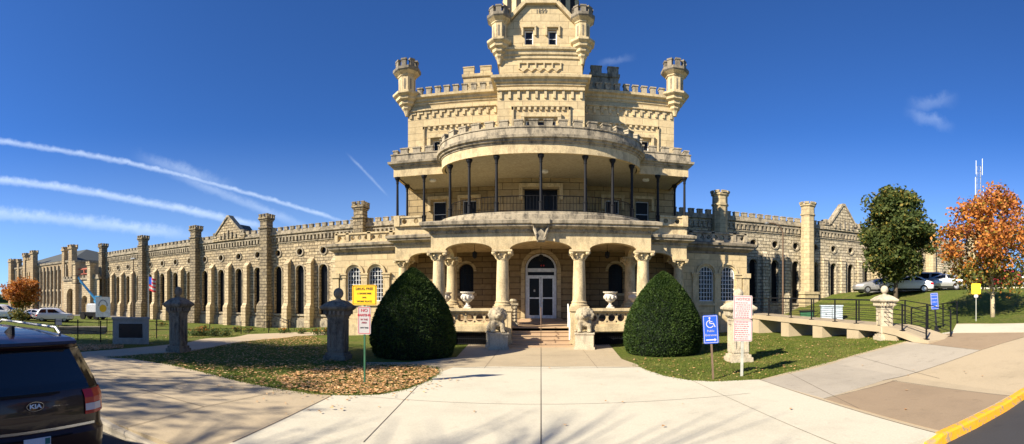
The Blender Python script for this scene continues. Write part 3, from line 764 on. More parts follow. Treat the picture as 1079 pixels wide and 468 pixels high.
for x, y in cols_i:
    mb = MB(); zb = 6.2
    mb.ring([(.14, zb), (.14, zb+.1), (.10, zb+.14), (.10, zb+.5), (.12, zb+.54), (.075, zb+.6), (.062, 8.6), (.085, 8.64), (.07, 8.68), (.09, 8.8), (.15, 8.9), (.16, 8.99)], 12, c=(x, y)); mb.build('iron_column', 'iron', AB, smooth=False)
rl = MB(); rp = bow(-.3)
for a, b in zip(rp[:-1], rp[1:]):
    for z in (6.4, 7.1): rl.tube([(a[0], a[1], z), (b[0], b[1], z)], .018, 4, False)
seg = [math.dist(a, b) for a, b in zip(rp[:-1], rp[1:])]; L_ = sum(seg); n = int(L_/.16); acc = 0; k = 0
for i in range(n):
    d = i*.16
    while d > acc+seg[k]: acc += seg[k]; k += 1
    q = (d-acc)/seg[k]; x = rp[k][0]+(rp[k+1][0]-rp[k][0])*q; y = rp[k][1]+(rp[k+1][1]-rp[k][1])*q
    rl.box(x-.009, x+.009, y-.009, y+.009, 6.26, 7.1)
rl.build('railing', 'iron', AB)
# stone parapets with ring openings at the balcony sides
def ringpanel(mb, u0, u1, z0, z1, P, r, pitch, th=.16):
    n = max(1, int((u1-u0-.1)/pitch)); us = [u0+(u1-u0)*(i+.5)/n for i in range(n)]
    mb.skin(u0, u1, z0, z1, [disc(u, (z0+z1)/2, r, 10) for u in us], th, P, back=True)
    return us
for sx in (-1, 1):
    mb = MB(); a, b = sorted((sx*6.5, sx*7.85))
    ringpanel(mb, a, b, 6.28, 6.66, lambda u, d, z: (u, 24.32+d, z), .14, .46)
    mb.box(a, b, 24.27, 24.53, 6.66, 6.76); mb.box(a, b, 24.27, 24.53, 6.2, 6.28)
    x_ = sx*7.95; ringpanel(mb, 24.55, 27.7, 6.28, 6.66, (lambda u, d, z, x_=x_, sx=sx: (x_+sx*(.08-d), u, z)), .14, .46)
    mb.box(x_-.13, x_+.13, 24.55, 27.7, 6.66, 6.76); mb.box(x_-.13, x_+.13, 24.55, 27.7, 6.2, 6.28)
    for px_ in (6.4, 7.95): mb.box(sx*px_-.16, sx*px_+.16, 24.24, 24.56, 6.2, 6.8) if px_ > 7 else None
    mb.build('balcony_parapet', 'trim', AB)
# light fittings on the soffit
for x, y in ((-6.2, 25.6), (6.0, 25.6), (.2, 24.5)):
    mb = MB(); mb.ring([(.16, 8.93), (.2, 8.96), (.2, 9.05)], 12, c=(x, y)); mb.build('ceiling_lamp', 'frame_white', AB)

# ---------------------------------------------------------------- porch
en = MB()
PY = 20.7
en.skin(-5.1, 5.1, 4.4, 5.22, [arch(0, 2.86, 4.4, 4.41, .4, 14), arch(-3.32, 2.2, 4.4, 4.41, .33, 12), arch(3.32, 2.2, 4.4, 4.41, .33, 12)], .55, y=PY, back=True)
for sx in (-1, 1):
    f = (lambda u, d, z, sx=sx: (sx*(5.1-d), u, z))
    en.skin(PY, 24.6, 4.4, 5.22, [arch(22.6, 2.5, 4.4, 4.41, .33, 12)], .5, f, back=True)
    a, b = sorted((sx*5.1, sx*8.15)); en.skin(a, b, 4.4, 5.22, [arch(sx*6.35, 1.9, 4.4, 4.41, .32, 12)], .5, y=24.6, back=True)
    f = (lambda u, d, z, sx=sx: (sx*(8.15-d), u, z))
    en.skin(24.6, 27.75, 4.4, 5.22, [arch(26.1, 1.7, 4.4, 4.41, .3, 12)], .5, f, back=True)
# undersides between the arches
for a, b in ((-5.1, -4.42), (-2.22, -1.43), (1.43, 2.22), (4.42, 5.1)): en.box(a+.002, b-.002, PY+.01, PY+.54, 4.395, 4.45)
for sx in (-1, 1):
    for a, b in ((7.31, 8.14), (5.1, 5.4)):
        u, v = sorted((sx*a, sx*b)); en.box(u, v, 24.61, 25.09, 4.395, 4.45)
    u, v = sorted((sx*4.61, sx*5.09)); en.box(u, v, 21.0, 21.34, 4.395, 4.45); en.box(u, v, 23.86, 24.6, 4.395, 4.45)
en.build('arcade', 'trim', AB)
co = MB(); cp = [(-8.15, 27.75), (-8.15, 24.6), (-5.1, 24.6), (-5.1, PY), (5.1, PY), (5.1, 24.6), (8.15, 24.6), (8.15, 27.75)]
co.sweep(cp, [(0, 5.16), (.06, 5.18), (.08, 5.3), (.2, 5.34), (.36, 5.42), (.36, 5.5), (.44, 5.54), (.46, 5.68), (.2, 5.76), (-.4, 5.78)])
for i in range(24):
    x = -4.98+i*.433; co.box(x-.05, x+.05, PY-.15, PY, 5.22, 5.32)
co.build('porch_cornice', 'trim_grey', AB)
ce = MB(); ce.prism([(-8.1, 27.7), (-8.1, 24.65), (-5.05, 24.65), (-5.05, PY+.05), (5.05, PY+.05), (5.05, 24.65), (8.1, 24.65), (8.1, 27.7)], 5.0, 5.7); ce.build('porch_ceiling', 'trim', AB)
# carved keystone
ks = MB(); ks.xprism([(-.17, 4.72), (.17, 4.72), (.26, 5.2), (.34, 5.5), (-.34, 5.5), (-.26, 5.2)], PY-.22, PY+.02)
ks.xprism([(-.12, 4.78), (.12, 4.78), (.2, 5.1), (.0, 5.28), (-.2, 5.1)], PY-.36, PY-.2); ks.box(-.4, .4, PY-.52, PY, 5.5, 5.72)
for s2 in (-1, 1): ks.tube([(s2*.16, PY-.3, 4.8), (s2*.22, PY-.38, 5.05), (s2*.3, PY-.3, 5.3), (s2*.36, PY-.36, 5.48)], [.05, .07, .07, .05], 6)
ks.build('keystone', 'trim_grey', AB)
# columns
def column(x, y, z0=1.72, z1=4.4, k=1.0, parent=AB):
    mb = MB(); mb.box(x-.42*k, x+.42*k, y-.42*k, y+.42*k, z0, z0+.1)
    mb.ring([(.40*k, z0+.1), (.41*k, z0+.17), (.36*k, z0+.2), (.35*k, z0+.25), (.37*k, z0+.29), (.32*k, z0+.33), (.305*k, z0+.4), (.30*k, z0+1.0), (.262*k, z1-.48), (.29*k, z1-.45), (.29*k, z1-.40)], 28, c=(x, y))
    o = mb.build('column', 'trim', parent)
    cp_ = MB(); cp_.ring([(.26*k, z1-.40), (.30*k, z1-.30), (.36*k, z1-.16), (.42*k, z1-.12)], 20, c=(x, y)); cp_.box(x-.46*k, x+.46*k, y-.46*k, y+.46*k, z1-.1, z1-.003)
    for j in range(8):
        a = PI/8+j*PI/4; cp_.tube([(x+.28*k*math.cos(a), y+.28*k*math.sin(a), z1-.38), (x+.35*k*math.cos(a), y+.35*k*math.sin(a), z1-.26), (x+.42*k*math.cos(a), y+.42*k*math.sin(a), z1-.22)], [.07*k, .06*k, .045*k], 5)
    for sx in (-1, 1):
        for sy in (-1, 1): cp_.ring([(.085*k, z1-.23), (.11*k, z1-.18), (.11*k, z1-.12)], 8, c=(x+sx*.37*k, y+sy*.37*k))
    cp_.build('capital', 'trim', o)
    return o
for sx in (-1, 1):
    for x, y, zb in ((1.76, PY+.22, 1.72), (4.78, PY+.27, 1.72), (4.82, 24.35, 1.72), (7.75, 24.9, 1.72)): column(sx*x, y, zb)
# pedestals, balustrades, floor, steps
for sx in (-1, 1):
    for x, y in ((1.76, PY+.22), (4.78, PY+.27), (4.82, 24.35), (7.75, 24.9)):
        pd = MB(); x = sx*x; pd.box(x-.41, x+.41, y-.41, y+.41, -.5, 1.60); pd.box(x-.47, x+.47, y-.47, y+.47, 1.60, 1.72); pd.box(x-.46, x+.46, y-.46, y+.46, -.5, .3)
        pd.box(x-.25, x+.25, y-.425, y-.41, .55, 1.4); pd.build('pedestal', 'trim', AB)
fl = MB(); fl.box(-8.0, 8.0, 24.9, 27.8, -.5, .94); fl.box(-4.8, 4.8, 21.42, 25.0, -.5, .82); fl.box(-1.9, 1.9, 24.2, 26.0, .82, .9); fl.box(-1.2, 1.2, 25.3, 26.3, .9, 1.02)
fl.build('porch_floor', 'step_stone', AB)
st = MB()
for k in range(5): st.box(-1.34, 1.34, 20.28+.285*k, 21.6, .164*k-(.3 if k == 0 else 0), .164*(k+1)); st.box(-1.345, 1.345, 20.25+.285*k, 20.32+.285*k, .164*(k+1)-.045, .164*(k+1)+.003)
st.box(-1.62, 1.62, 20.05, 20.25, -.3, .10)
st.build('steps', 'step_stone', AB)
def balustrade(u0, u1, P0, zf=0.0):
    bl = MB(); gr = MB()
    P = P0
    def bx(d0, d1, z0, z1, ua=u0, ub=u1):
        c = [P(ua, d0, z0), P(ub, d0, z0), P(ub, d1, z0), P(ua, d1, z0), P(ua, d0, z1), P(ub, d0, z1), P(ub, d1, z1), P(ua, d1, z1)]
        i = len(bl.v); bl.v.extend(c)
        for q in ((0, 3, 2, 1), (4, 5, 6, 7), (0, 1, 5, 4), (1, 2, 6, 5), (2, 3, 7, 6), (3, 0, 4, 7)): bl.f.append(tuple(i+k for k in q)); bl.mi.append(0)
    bx(-.2, .25, 1.6, 1.72); bx(-.16, .2, 1.55, 1.6)
    n = max(1, round((u1-u0)/.48)); pt = (u1-u0)/n; hs = []
    for i in range(n): hs.append(disc(u0+pt*(i+.5), 1.27, .17, 10))
    for i in range(1, n): hs += [disc(u0+pt*i, 1.44, .045, 6), disc(u0+pt*i, 1.10, .045, 6)]
    bl.skin(u0, u1, .99, 1.55, hs, .13, P, back=True)
    for h in hs:
        if len(h['us']) > 8: pass
    bx(-.1, .25, .9, .99); bx(-.16, .25, .66, .9); bx(-.05, .25, .60, .66)
    m_ = int((u1-u0)/.09)
    for i in range(m_+1):
        u = u0+(u1-u0)*i/m_; p = P(u, .06, 0); gr.box(p[0]-.01, p[0]+.01, p[1]-.01, p[1]+.01, .02, .6)
    bl.build('balustrade', 'trim', AB)
    p, q = P(u0, .06, .3), P(u1, .06, .3); gr.tube([p, q], .014, 4); p, q = P(u0, .06, .06), P(u1, .06, .06); gr.tube([p, q], .014, 4); gr.build('basement_grille', 'iron', AB)
for sx in (-1, 1):
    a, b = sorted((sx*2.18, sx*4.36)); balustrade(a, b, lambda u, d, z: (u, PY+.15+d, z))
    balustrade(PY+.72, 23.92, (lambda u, d, z, sx=sx: (sx*(4.9-d), u, z))); a, b = sorted((sx*5.25, sx*7.3)); balustrade(a, b, lambda u, d, z: (u, 24.75+d, z))
    dk = MB(); dk.box(*sorted((sx*2.15, sx*4.4)), 21.36, 21.415, -.3, .62); dk.build('basement_dark_sheet', 'void', AB)  # black sheet painted in as the darkness of the recess behind the grille
# carved newels inside the porch and the iron handrail
for sx, y_ in ((-1, 22.3), (1, 22.3)):
    nw = MB(); x = sx*1.35; nw.box(x-.22, x+.22, y_-.2, y_+.2, .82, .98); nw.box(x-.18, x+.18, y_-.16, y_+.16, .98, 1.85); nw.box(x-.24, x+.24, y_-.22, y_+.22, 1.85, 1.95)
    nw.ring([(.12, 1.95), (.2, 2.05), (.14, 2.15)], 10, c=(x, y_))
    for i in range(5):
        for j in (-1, 1): nw.ring([(.05, 1.05+i*.15), (.075, 1.1+i*.15), (.05, 1.16+i*.15)], 6, c=(x+j*.08, y_-.16))
    nw.build('carved_newel', 'carved', AB) if sx < 0 else None
hr = MB(); hr.tube([(0, 20.1, 0), (0, 20.1, .92), (0, 21.6, 1.75), (0, 21.6, .82)], .022, 6); hr.build('handrail', 'rust_post', AB)
hr = MB(); hr.box(1.26, 1.32, 20.5, 20.56, .3, 1.3); hr.box(1.26, 1.32, 21.6, 21.66, .8, 1.9); hr.tube([(1.29, 20.5, 1.3), (1.29, 21.63, 1.9)], .03, 6); hr.build('side_handrail', 'frame_white', AB)
# entrance door with fanlight
dr = MB(); y_ = BY+.2
for s2 in (-1, 1):
    dr.box(*sorted((s2*.89, s2*.76)), y_, y_+.12, 1.02, 3.88)
dr.box(-.76, .76, y_, y_+.12, 3.42, 3.50); dr.box(-.89, .89, y_-.03, y_+.12, 3.70, 3.90); archband(dr, 0, .79, .1, 3.88, y_, y_+.12, .76)
df = dr.build('door_frame', 'door_frame', AB)
dg = MB(); dg.xprism(arch_pts(0, 1.76, 1.02, 3.88, .85), y_+.125, y_+.14); dg.build('dark_hall', 'glass_dull', df)
for s2 in (-1, 1):
    d_ = MB(); a, b = sorted((s2*.01, s2*.755))
    d_.box(a, b, y_+.02, y_+.08, 1.02, 1.2); d_.box(a, b, y_+.02, y_+.08, 3.32, 3.42); d_.box(a, a+.09, y_+.02, y_+.08, 1.2, 3.32); d_.box(b-.09, b, y_+.02, y_+.08, 1.2, 3.32); d_.box(a+.09, b-.09, y_+.02, y_+.08, 2.15, 2.23)
    o = d_.build('door', 'door_frame', AB)
    p_ = MB(); p_.box(a+.09, b-.09, y_+.04, y_+.06, 1.2, 3.32); p_.build('door_pane', 'glass_dull', o)
    h_ = MB(); xx = s2*.1; h_.tube([(xx, y_, 1.95), (xx, y_-.05, 1.97), (xx, y_-.05, 2.35), (xx, y_, 2.37)], .012, 5); h_.build('handle', 'chrome', o)
    if s2 < 0: s_ = MB(); s_.box(-.42, -.33, y_+.03, y_+.038, 2.55, 2.68); s_.build('door_notice', 'sign_white', o)
dt = MB(); archband(dt, 0, .92, .2, 3.88, BY-.07, BY+.01, .90); dt.box(-1.14, -.92, BY-.06, BY+.01, .95, 3.88); dt.box(.92, 1.14, BY-.06, BY+.01, .95, 3.88); dt.build('door_surround', 'ashlar_worn', AB)
# hanging lanterns in the porch
for x, y, z in ((0, 24.6, 4.55), (-3.4, 23.2, 4.6), (3.4, 23.2, 4.6)):
    l_ = MB(); l_.tube([(x, y, 5.02), (x, y, z)], .012, 4); l_.ring([(.03, z), (.12, z-.06), (.1, z-.3), (.03, z-.38)], 6, c=(x, y)); l_.build('porch_lantern', 'iron', AB)
# small red lamps over the door
for q in (.02, .16): l_ = MB(); l_.ring([(.03, 4.02), (.045, 4.06), (.02, 4.1)], 8, c=(q, BY+.12)); l_.build('door_lamp', 'red_paint', AB)
# arched window trims on the porch wall
wt = MB()
for cx, w_, a, b in win_low:
    archband(wt, cx, w_/2+.03, .16, b, TY-.06, TY+.01)
    wt.box(cx-w_/2-.2, cx+w_/2+.2, TY-.1, TY+.01, a-.16, a-.02)
wt.build('window_surround', 'ashlar_worn', AB)

# ---------------------------------------------------------------- low pavilions either side
for sx in (-1, 1):
    S = lambda x: sx*x
    pw = MB(); hs = [arch(S(c), .98, 2.0, 3.72, .49, 12) for c in (10.25, 11.75, 8.95)]
    a, b = sorted((S(8.2), S(13.1))); pw.skin(a, b, -1.2, 5.22, hs[:3] if False else [arch(S(10.25), .98, 2.0, 3.72, .49, 12), arch(S(11.75), .98, 2.0, 3.72, .49, 12)], .25, y=27.0)
    q = [(S(13.1), 27, -1.2), (S(13.1), 41, -1.2), (S(13.1), 41, 5.22), (S(13.1), 27, 5.22)]; pw.poly(q if sx > 0 else q[::-1])
    pw.prism([(a, 27.02), (b, 27.02), (b, 41), (a, 41)] if True else [], 5.2, 5.66)
    pw.build('pavilion_wall', 'ashlar', AB)
    for c in (9.5, 11.0, 12.5):
        pt = MB(); c = S(c); pt.box(c-.19, c+.19, 26.9, 27.01, 0, 3.5); pt.box(c-.24, c+.24, 26.86, 27.01, 3.5, 3.56); pt.box(c-.22, c+.22, 26.87, 27.01, 3.56, 3.68); pt.box(c-.28, c+.28, 26.82, 27.01, 3.68, 3.78)
        pt.box(c-.24, c+.24, 26.86, 27.01, 1.9, 2.1); pt.build('pilaster', 'trim', AB)
    pt = MB(); c = S(13.0); pt.box(c-.22, c+.22, 26.85, 27.25, -1, 3.5); pt.box(c-.3, c+.3, 26.78, 27.3, 3.5, 3.8)
    pt.build('corner_pier', 'trim', AB); pt = MB()
    for c in (10.25, 11.75): archband(pt, S(c), .56, .12, 3.78, 26.9, 27.01)
    pt.box(a, b, 26.88, 27.01, 1.72, 1.86); pt.box(a, b, 26.9, 27.01, -.8, .5)
    pt.build('wall_trim', 'trim', AB)
    for c in (10.25, 11.75): window(S(c), .98, 2.0, 3.72, 27.14, AB, .49, 4, 7, 'frame_white')
    pc = MB(); path = [(S(13.1), 41), (S(13.1), 27), (S(8.2), 27)]
    if sx > 0: path = path[::-1]
    pc.sweep(path, [(0, 5.0), (.05, 5.03), (.06, 5.16), (.18, 5.22), (.34, 5.36), (.36, 5.48), (.46, 5.54), (.48, 5.68), (.1, 5.76), (-.3, 5.76)]); pc.build('pavilion_cornice', 'trim_grey' if sx < 0 else 'trim_dark', AB)  # right cornice coloured darker to stand in for shade
    pp = MB(); ringpanel(pp, a+.1, b-.1, 5.86, 6.3, lambda u, d, z: (u, 27.0+d, z), .14, .44); pp.box(a+.05, b-.05, 26.94, 27.22, 5.74, 5.86); pp.box(a+.05, b-.05, 26.92, 27.24, 6.3, 6.4)
    for c in (9.2, 10.7, 12.2, 13.0): pp.box(S(c)-.11, S(c)+.11, 26.92, 27.24, 5.86, 6.44)
    x_ = S(13.0); ringpanel(pp, 27.3, 36, 5.86, 6.3, (lambda u, d, z, x_=x_: (x_+sx*(.08-d), u, z)), .14, .5); pp.box(x_-.14, x_+.14, 27.2, 36, 6.3, 6.4); pp.box(x_-.14, x_+.14, 27.2, 36, 5.74, 5.86)
    pp.build('pavilion_parapet', 'trim' if sx < 0 else 'trim_grey', AB)  # right parapet also takes its shade from a darker colour
# ================================================================= CELL BLOCK WINGS
def turned(o, loc, rz): o.location = loc; o.rotation_euler = (0, 0, rz); return o
def wing(name, label, loc, rz, towers, x0, x1, nper, zb, dz, gables, mat, tmat, oct_=False, skip=()):
    """built in its own frame: x along the front, front plane y=0, then turned into place"""
    W = thing(name, label, 'prison wing', (0, 0, 0))
    pitch = abs(towers[1]-towers[0])/nper
    wx = []; n_lo = math.floor((x0-towers[0])/pitch); 
    k = 0
    for i in range(int((x1-x0)/pitch)+2):
        c = towers[0]+(math.floor((x0-towers[0])/pitch)+i+.5)*pitch
        if x0+.8 < c < x1-.8: wx.append(c)
    zt, zs = 5.1+dz, zb+1.35; ww = .78 if oct_ else .98
    hs = []
    for c in wx: hs += [arch(c, ww, zs, zt, ww/2, 8), disc(c, 6.95+dz, .33, 10)]
    b = MB(); b.skin(x0, x1, zb-1.6, 8.95+dz, hs, .45)
    bh, bt_, pj, th_ = (.30, .26, .45, .35) if oct_ else (.33, .26, .85, .55)
    b.poly([(x1, 0, zb-1.6), (x1, 12, zb-1.6), (x1, 12, 8.95+dz), (x1, 0, 8.95+dz)]); b.poly([(x0, 0, zb-1.6), (x0, 0, 8.95+dz), (x0, 12, 8.95+dz), (x0, 12, zb-1.6)])
    b.quad((x1, 12, zb-1.6), (x0, 12, zb-1.6), (x0, 12, 8.95+dz), (x1, 12, 8.95+dz)); b.build('wall', mat, W)
    r_ = MB(); r_.box(x0+.02, x1-.02, .1, 12, 8.8+dz, 8.93+dz); r_.build('roof', 'slate', W)
    t_ = MB()
    t_.box(x0, x1, -.14, .02, zb+.75, zb+.95); t_.box(x0, x1, -.2, .02, zb-1.5, zb+.75)
    for c in wx:
        archband(t_, c, ww/2, .13, zt, -.08, .02, n=8); archband(t_, c, .33, .14, 6.95+dz, -.09, .02, a0=0, a1=2*PI, n=14)
        t_.box(c-.58, c+.58, -.14, .02, zs-.18, zs-.01)
        for s2 in (-1, 1): t_.box(*sorted((c+s2*(ww/2+.01), c+s2*(ww/2+.11))), -.05, .02, zs, zt)
    t_.build('window_trim', tmat, W)
    cr = MB(); n = int((x1-x0)/.43)
    for i in range(n+1):
        x = x0+.1+(x1-x0-.2)*i/n; cr.box(x-.1, x+.1, -.14, .02, 8.15+dz, 8.62+dz)
    cr.box(x0, x1, -.16, .02, 8.58+dz, 8.7+dz); cr.box(x0, x1, -.09, .02, 7.98+dz, 8.06+dz)
    cr.box(x0, x1, -.24, .3, 8.86+dz, 9.02+dz); cr.box(x0, x1, -.14, .3, 9.02+dz, 9.28+dz)
    cr.build('corbel_table', tmat, W)
    m_ = MB(); cuts = sorted(towers); ed = [x0]+[q for q in cuts if x0 < q < x1]+[x1]
    for a, b2 in zip(ed[:-1], ed[1:]):
        if b2-a < 1.5: continue
        g = [q for q in gables if a < q < b2]
        if g:
            m_.merlons([(a+.7, 0), (g[0]-2.5, 0)], 9.28+dz, 9.66+dz, .42, .34, .34, cap=.03); m_.merlons([(g[0]+2.5, 0), (b2-.7, 0)], 9.28+dz, 9.66+dz, .42, .34, .34, cap=.03)
        else: m_.merlons([(a+.7, 0), (b2-.7, 0)], 9.28+dz, 9.66+dz, .42, .34, .34, cap=.03)
    m_.build('battlement', 'trim_grey', W)
    for c in wx:
        f = MB()
        for i in range(3): f.box(c-ww/2+ww/4*(i+1)-.012, c-ww/2+ww/4*(i+1)+.012, .30, .32, zs, zt+.40)
        for i in range(11): z = zs+(zt-zs)*(i+1)/12; f.box(c-ww/2+.01, c+ww/2-.01, .305, .325, z-.012, z+.012)
        o = f.build('window', 'iron', W)
        g_ = MB(); g_.xprism(arch_pts(c, ww-.005, zs, zt, ww/2-.005, 8), .36, .40); g_.build('pane', 'glass_dull', o)
        g_ = MB(); g_.ring([(.325, -.02), (.325, .02)], 12); g_.v = [(c+v[0], .3+v[2], 6.95+dz+v[1]) for v in g_.v]; g_.build('round_window', 'glass_dull', W)
    bt = [(a+b3)/2 for a, b3 in zip(wx[:-1], wx[1:]) if all(abs((a+b3)/2-q) > .8 for q in towers)]
    for c in bt:
        f = MB(); f.box(c-bh, c+bh, -pj, .01, zb-1.6, zb+2.0)
        f.quad((c-bh, -pj, zb+2.0), (c+bh, -pj, zb+2.0), (c+bt_, -th_, zb+2.5), (c-bt_, -th_, zb+2.5)); f.poly([(c+bh, -pj, zb+2), (c+bh, 0, zb+2), (c+bt_, 0, zb+2.5), (c+bt_, -th_, zb+2.5)]); f.poly([(c-bh, -pj, zb+2), (c-bt_, -th_, zb+2.5), (c-bt_, 0, zb+2.5), (c-bh, 0, zb+2)])
        f.box(c-bt_, c+bt_, -th_, .01, zb+2.5, 5.7+dz); e_ = bt_+.03; t2 = th_+.05
        f.poly([(c-e_, -t2, 5.7+dz), (c+e_, -t2, 5.7+dz), (c+e_, 0, 6.3+dz), (c-e_, 0, 6.3+dz)]); f.poly([(c-e_, -t2, 5.7+dz), (c-e_, 0, 6.3+dz), (c-e_, 0, 5.7+dz)]); f.poly([(c+e_, -t2, 5.7+dz), (c+e_, 0, 5.7+dz), (c+e_, 0, 6.3+dz)])
        f.build('buttress', 'rock_smooth' if not oct_ else mat, W)
    for c in towers:
        if oct_:
            f = MB(); f.box(c-.82, c+.82, -1.1, .01, zb-1.6, zb+2.3); f.box(c-.9, c+.9, -1.18, .01, zb+2.2, zb+2.45)
            f.ring([(.64, zb+2.4), (.62, 9.9+dz), (.70, 9.95+dz), (.70, 10.1+dz), (.63, 10.15+dz), (.62, 10.75+dz), (.72, 10.85+dz), (.74, 11.05+dz), (.68, 11.07+dz)], 8, c=(c, -.45))
            f.merlons([(c+.72*math.cos(PI/8+j*PI/4), -.45+.72*math.sin(PI/8+j*PI/4)) for j in range(8)][::-1], 11.05+dz, 11.22+dz, .40, .16, .16, out=-.07, closed=True)
            f.build('wall_tower', 'ashlar_worn', W)
        else:
            f = MB(); f.box(c-.68, c+.68, -1.1, .01, zb-1.6, zb+2.2)
            f.quad((c-.68, -1.1, zb+2.2), (c+.68, -1.1, zb+2.2), (c+.5, -.8, zb+2.7), (c-.5, -.8, zb+2.7)); f.poly([(c+.68, -1.1, zb+2.2), (c+.68, 0, zb+2.2), (c+.5, 0, zb+2.7), (c+.5, -.8, zb+2.7)]); f.poly([(c-.68, -1.1, zb+2.2), (c-.5, -.8, zb+2.7), (c-.5, 0, zb+2.7), (c-.68, 0, zb+2.2)])
            f.box(c-.5, c+.5, -.8, .3, zb+2.7, 9.7+dz); f.box(c-.6, c+.6, -.9, .4, 9.6+dz, 9.78+dz); f.box(c-.46, c+.46, -.76, .3, 9.78+dz, 10.5+dz)
            f.box(c-.54, c+.54, -.84, .38, 10.45+dz, 10.6+dz); f.box(c-.62, c+.62, -.92, .46, 10.6+dz, 10.8+dz)
            f.merlons([(c-.56, .4), (c-.56, -.86), (c+.56, -.86), (c+.56, .4)], 10.8+dz, 11.15+dz, .26, .18, .16, closed=True)
            f.build('wall_tower', 'rock_weathered', W)
    for c in gables:
        f = MB(); za = 9.2+dz
        gw = 1.45 if oct_ else 1.9
        st_ = [(c-2.5, 8.9+dz), (c-2.5, za+.1), (c-gw, za+.1), (c-gw, za+.55), (c-.12, za+2.3), (c+.12, za+2.3), (c+gw, za+.55), (c+gw, za+.1), (c+2.5, za+.1), (c+2.5, 8.9+dz)]
        f.xprism(st_, -.3, .35); o = f.build('gable', mat, W)
        f = MB()
        for a, b4 in (((c-gw-.15, za+.42), (c-.1, za+2.33)), ((c+.1, za+2.33), (c+gw+.15, za+.42))):
            dx, dz_ = b4[0]-a[0], b4[1]-a[1]; q = math.hypot(dx, dz_); nx_, nz_ = -dz_/q*.16, dx/q*.16
            f.xprism([a, b4, (b4[0]+nx_, b4[1]+nz_), (a[0]+nx_, a[1]+nz_)], -.4, .45)
        for q in (gw+.25, 2.3): f.box(c-q-.13, c-q+.13, -.36, .4, za+.25, za+.7); f.box(c+q-.13, c+q+.13, -.36, .4, za+.25, za+.7)
        f.box(c-.2, c+.2, -.4, .45, za+2.3, za+2.55); f.box(c-2.6, c-1.85, -.38, .42, za+.1, za+.25); f.box(c+1.85, c+2.6, -.38, .42, za+.1, za+.25)
        for i in range(5):
            x = c-1.2+i*.6; f.box(x-.1, x+.1, -.42, -.29, za-.1, za+.35+.5*(1-abs(i-2)/2))
        f.build('coping', 'trim_grey', o)
        f = MB(); f.xprism([(c-1.7, za-.2), (c+1.7, za-.2), (c, za+1.75)], .36, 1.6 if oct_ else 3.5); f.build('gable_roof', 'slate', o)
    return turned(W, loc, rz)
wing('cell_block', 'rough stone cell block with square battlemented turrets stretching left of the porch', (-16.4, 39.5, 0), -.08, [0, -11.25, -22.5, -33.75, -45.1], -46.0, 9.0, 4, -.8, -.05, [-16.9], 'rock_face', 'trim_grey')
wing('cell_block', 'pale stone cell block with eight sided turrets behind the ramp and green tree', (15.3, 37.4, 0), .03, [0, 9.4, 18.8, 28.2, 37.6], -7.5, 38.5, 4, .35, .3, [14.1], 'rock_pale', 'trim_grey', oct_=True)

# ================================================================= FAR BUILDING AND GATEHOUSE
FB = thing('prison_block', 'tall tan stone block with hipped slate roof and paired turrets at the far left', 'prison wing', (-87, 44, 0))
f = MB(); fx = []
for i in range(17):
    x = -99.2+i*1.55
    if abs(x+90.0) < 2.2 or x > -74.4: continue
    fx.append(x)
hs = []
for x in fx: hs += [arch(x, .8, 1.0, 3.2, .35, 6), arch(x, .8, 3.9, 7.4, .35, 6)]
f.skin(-101, -73, -2, 9.3, hs, .4, y=44)
f.skin(44.0, 62, -2, 9.3, [arch(y, .9, 1.2, 6.5, .45, 6) for y in (47, 50, 53, 56, 59)], .4, lambda u, d, z: (-73-d, u, z))
f.quad((-101, 62, -2), (-101, 44, -2), (-101, 44, 9.3), (-101, 62, 9.3)); f.quad((-73, 62, -2), (-101, 62, -2), (-101, 62, 9.3), (-73, 62, 9.3)); f.build('wall', 'rock_far', FB)
g = MB(); g.box(-100.8, -73.5, 44.45, 44.5, 0, 8); g.box(-73.5, -73.45, 44.5, 61.8, 0, 8); g.build('pane', 'glass', FB)
f = MB(); f.sweep([(-101, 62), (-101, 44), (-73, 44), (-73, 62)], [(0, 8.9), (.2, 9.0), (.25, 9.35), (0, 9.4)]); f.sweep([(-101, 62), (-101, 44), (-73, 44), (-73, 62)], [(0, .3), (.15, .32), (.15, .5), (0, .55)])
for x in fx:
    for s2 in (-1,): f.box(x+.62, x+.93, 43.75, 44.0, -.5, 8.6)
f.build('cornice', 'trim_grey', FB)
f = MB(); v = [(-101.2, 43.8, 9.4), (-72.8, 43.8, 9.4), (-72.8, 62.2, 9.4), (-101.2, 62.2, 9.4), (-92, 53, 12.6), (-82, 53, 12.6)]
for q in ((0, 1, 5, 4), (1, 2, 5), (2, 3, 4, 5), (3, 0, 4)): f.poly([v[k] for k in q])
f.build('roof', 'slate', FB)
for x, y, h, hw in ((-101, 44, 11.6, .8), (-97.2, 44.1, 11.3, .45), (-92.0, 43.4, 12.2, .6), (-88.0, 43.4, 12.4, .6), (-76.0, 44.1, 12.0, .45), (-73.4, 44.3, 12.2, .6)):
    f = MB(); f.box(x-hw, x+hw, y-hw, y+hw, -2, h-.8); f.box(x-hw-.14, x+hw+.14, y-hw-.14, y+hw+.14, h-.8, h-.45); f.merlons([(x-hw, y+hw), (x-hw, y-hw), (x+hw, y-hw), (x+hw, y+hw)], h-.45, h, .5, .35, .25, closed=True); f.build('turret', 'rock_far', FB)
f = MB(); f.skin(-91.5, -88.5, -2, 10.6, [arch(-90.6, .5, 5.5, 7.6, .25, 6), arch(-89.4, .5, 5.5, 7.6, .25, 6), arch(-90, 1.3, 0, 2.2, .6, 6)], .5, y=43.0)
f.merlons([(-91.2, 43), (-88.8, 43)], 10.6, 11.0, .5, .4, .4); f.build('frontispiece', 'rock_far', FB)
GH = thing('gatehouse', 'low stone gatehouse with tall arched openings between the two prison wings at left', 'gatehouse', (-66, 42, 0))
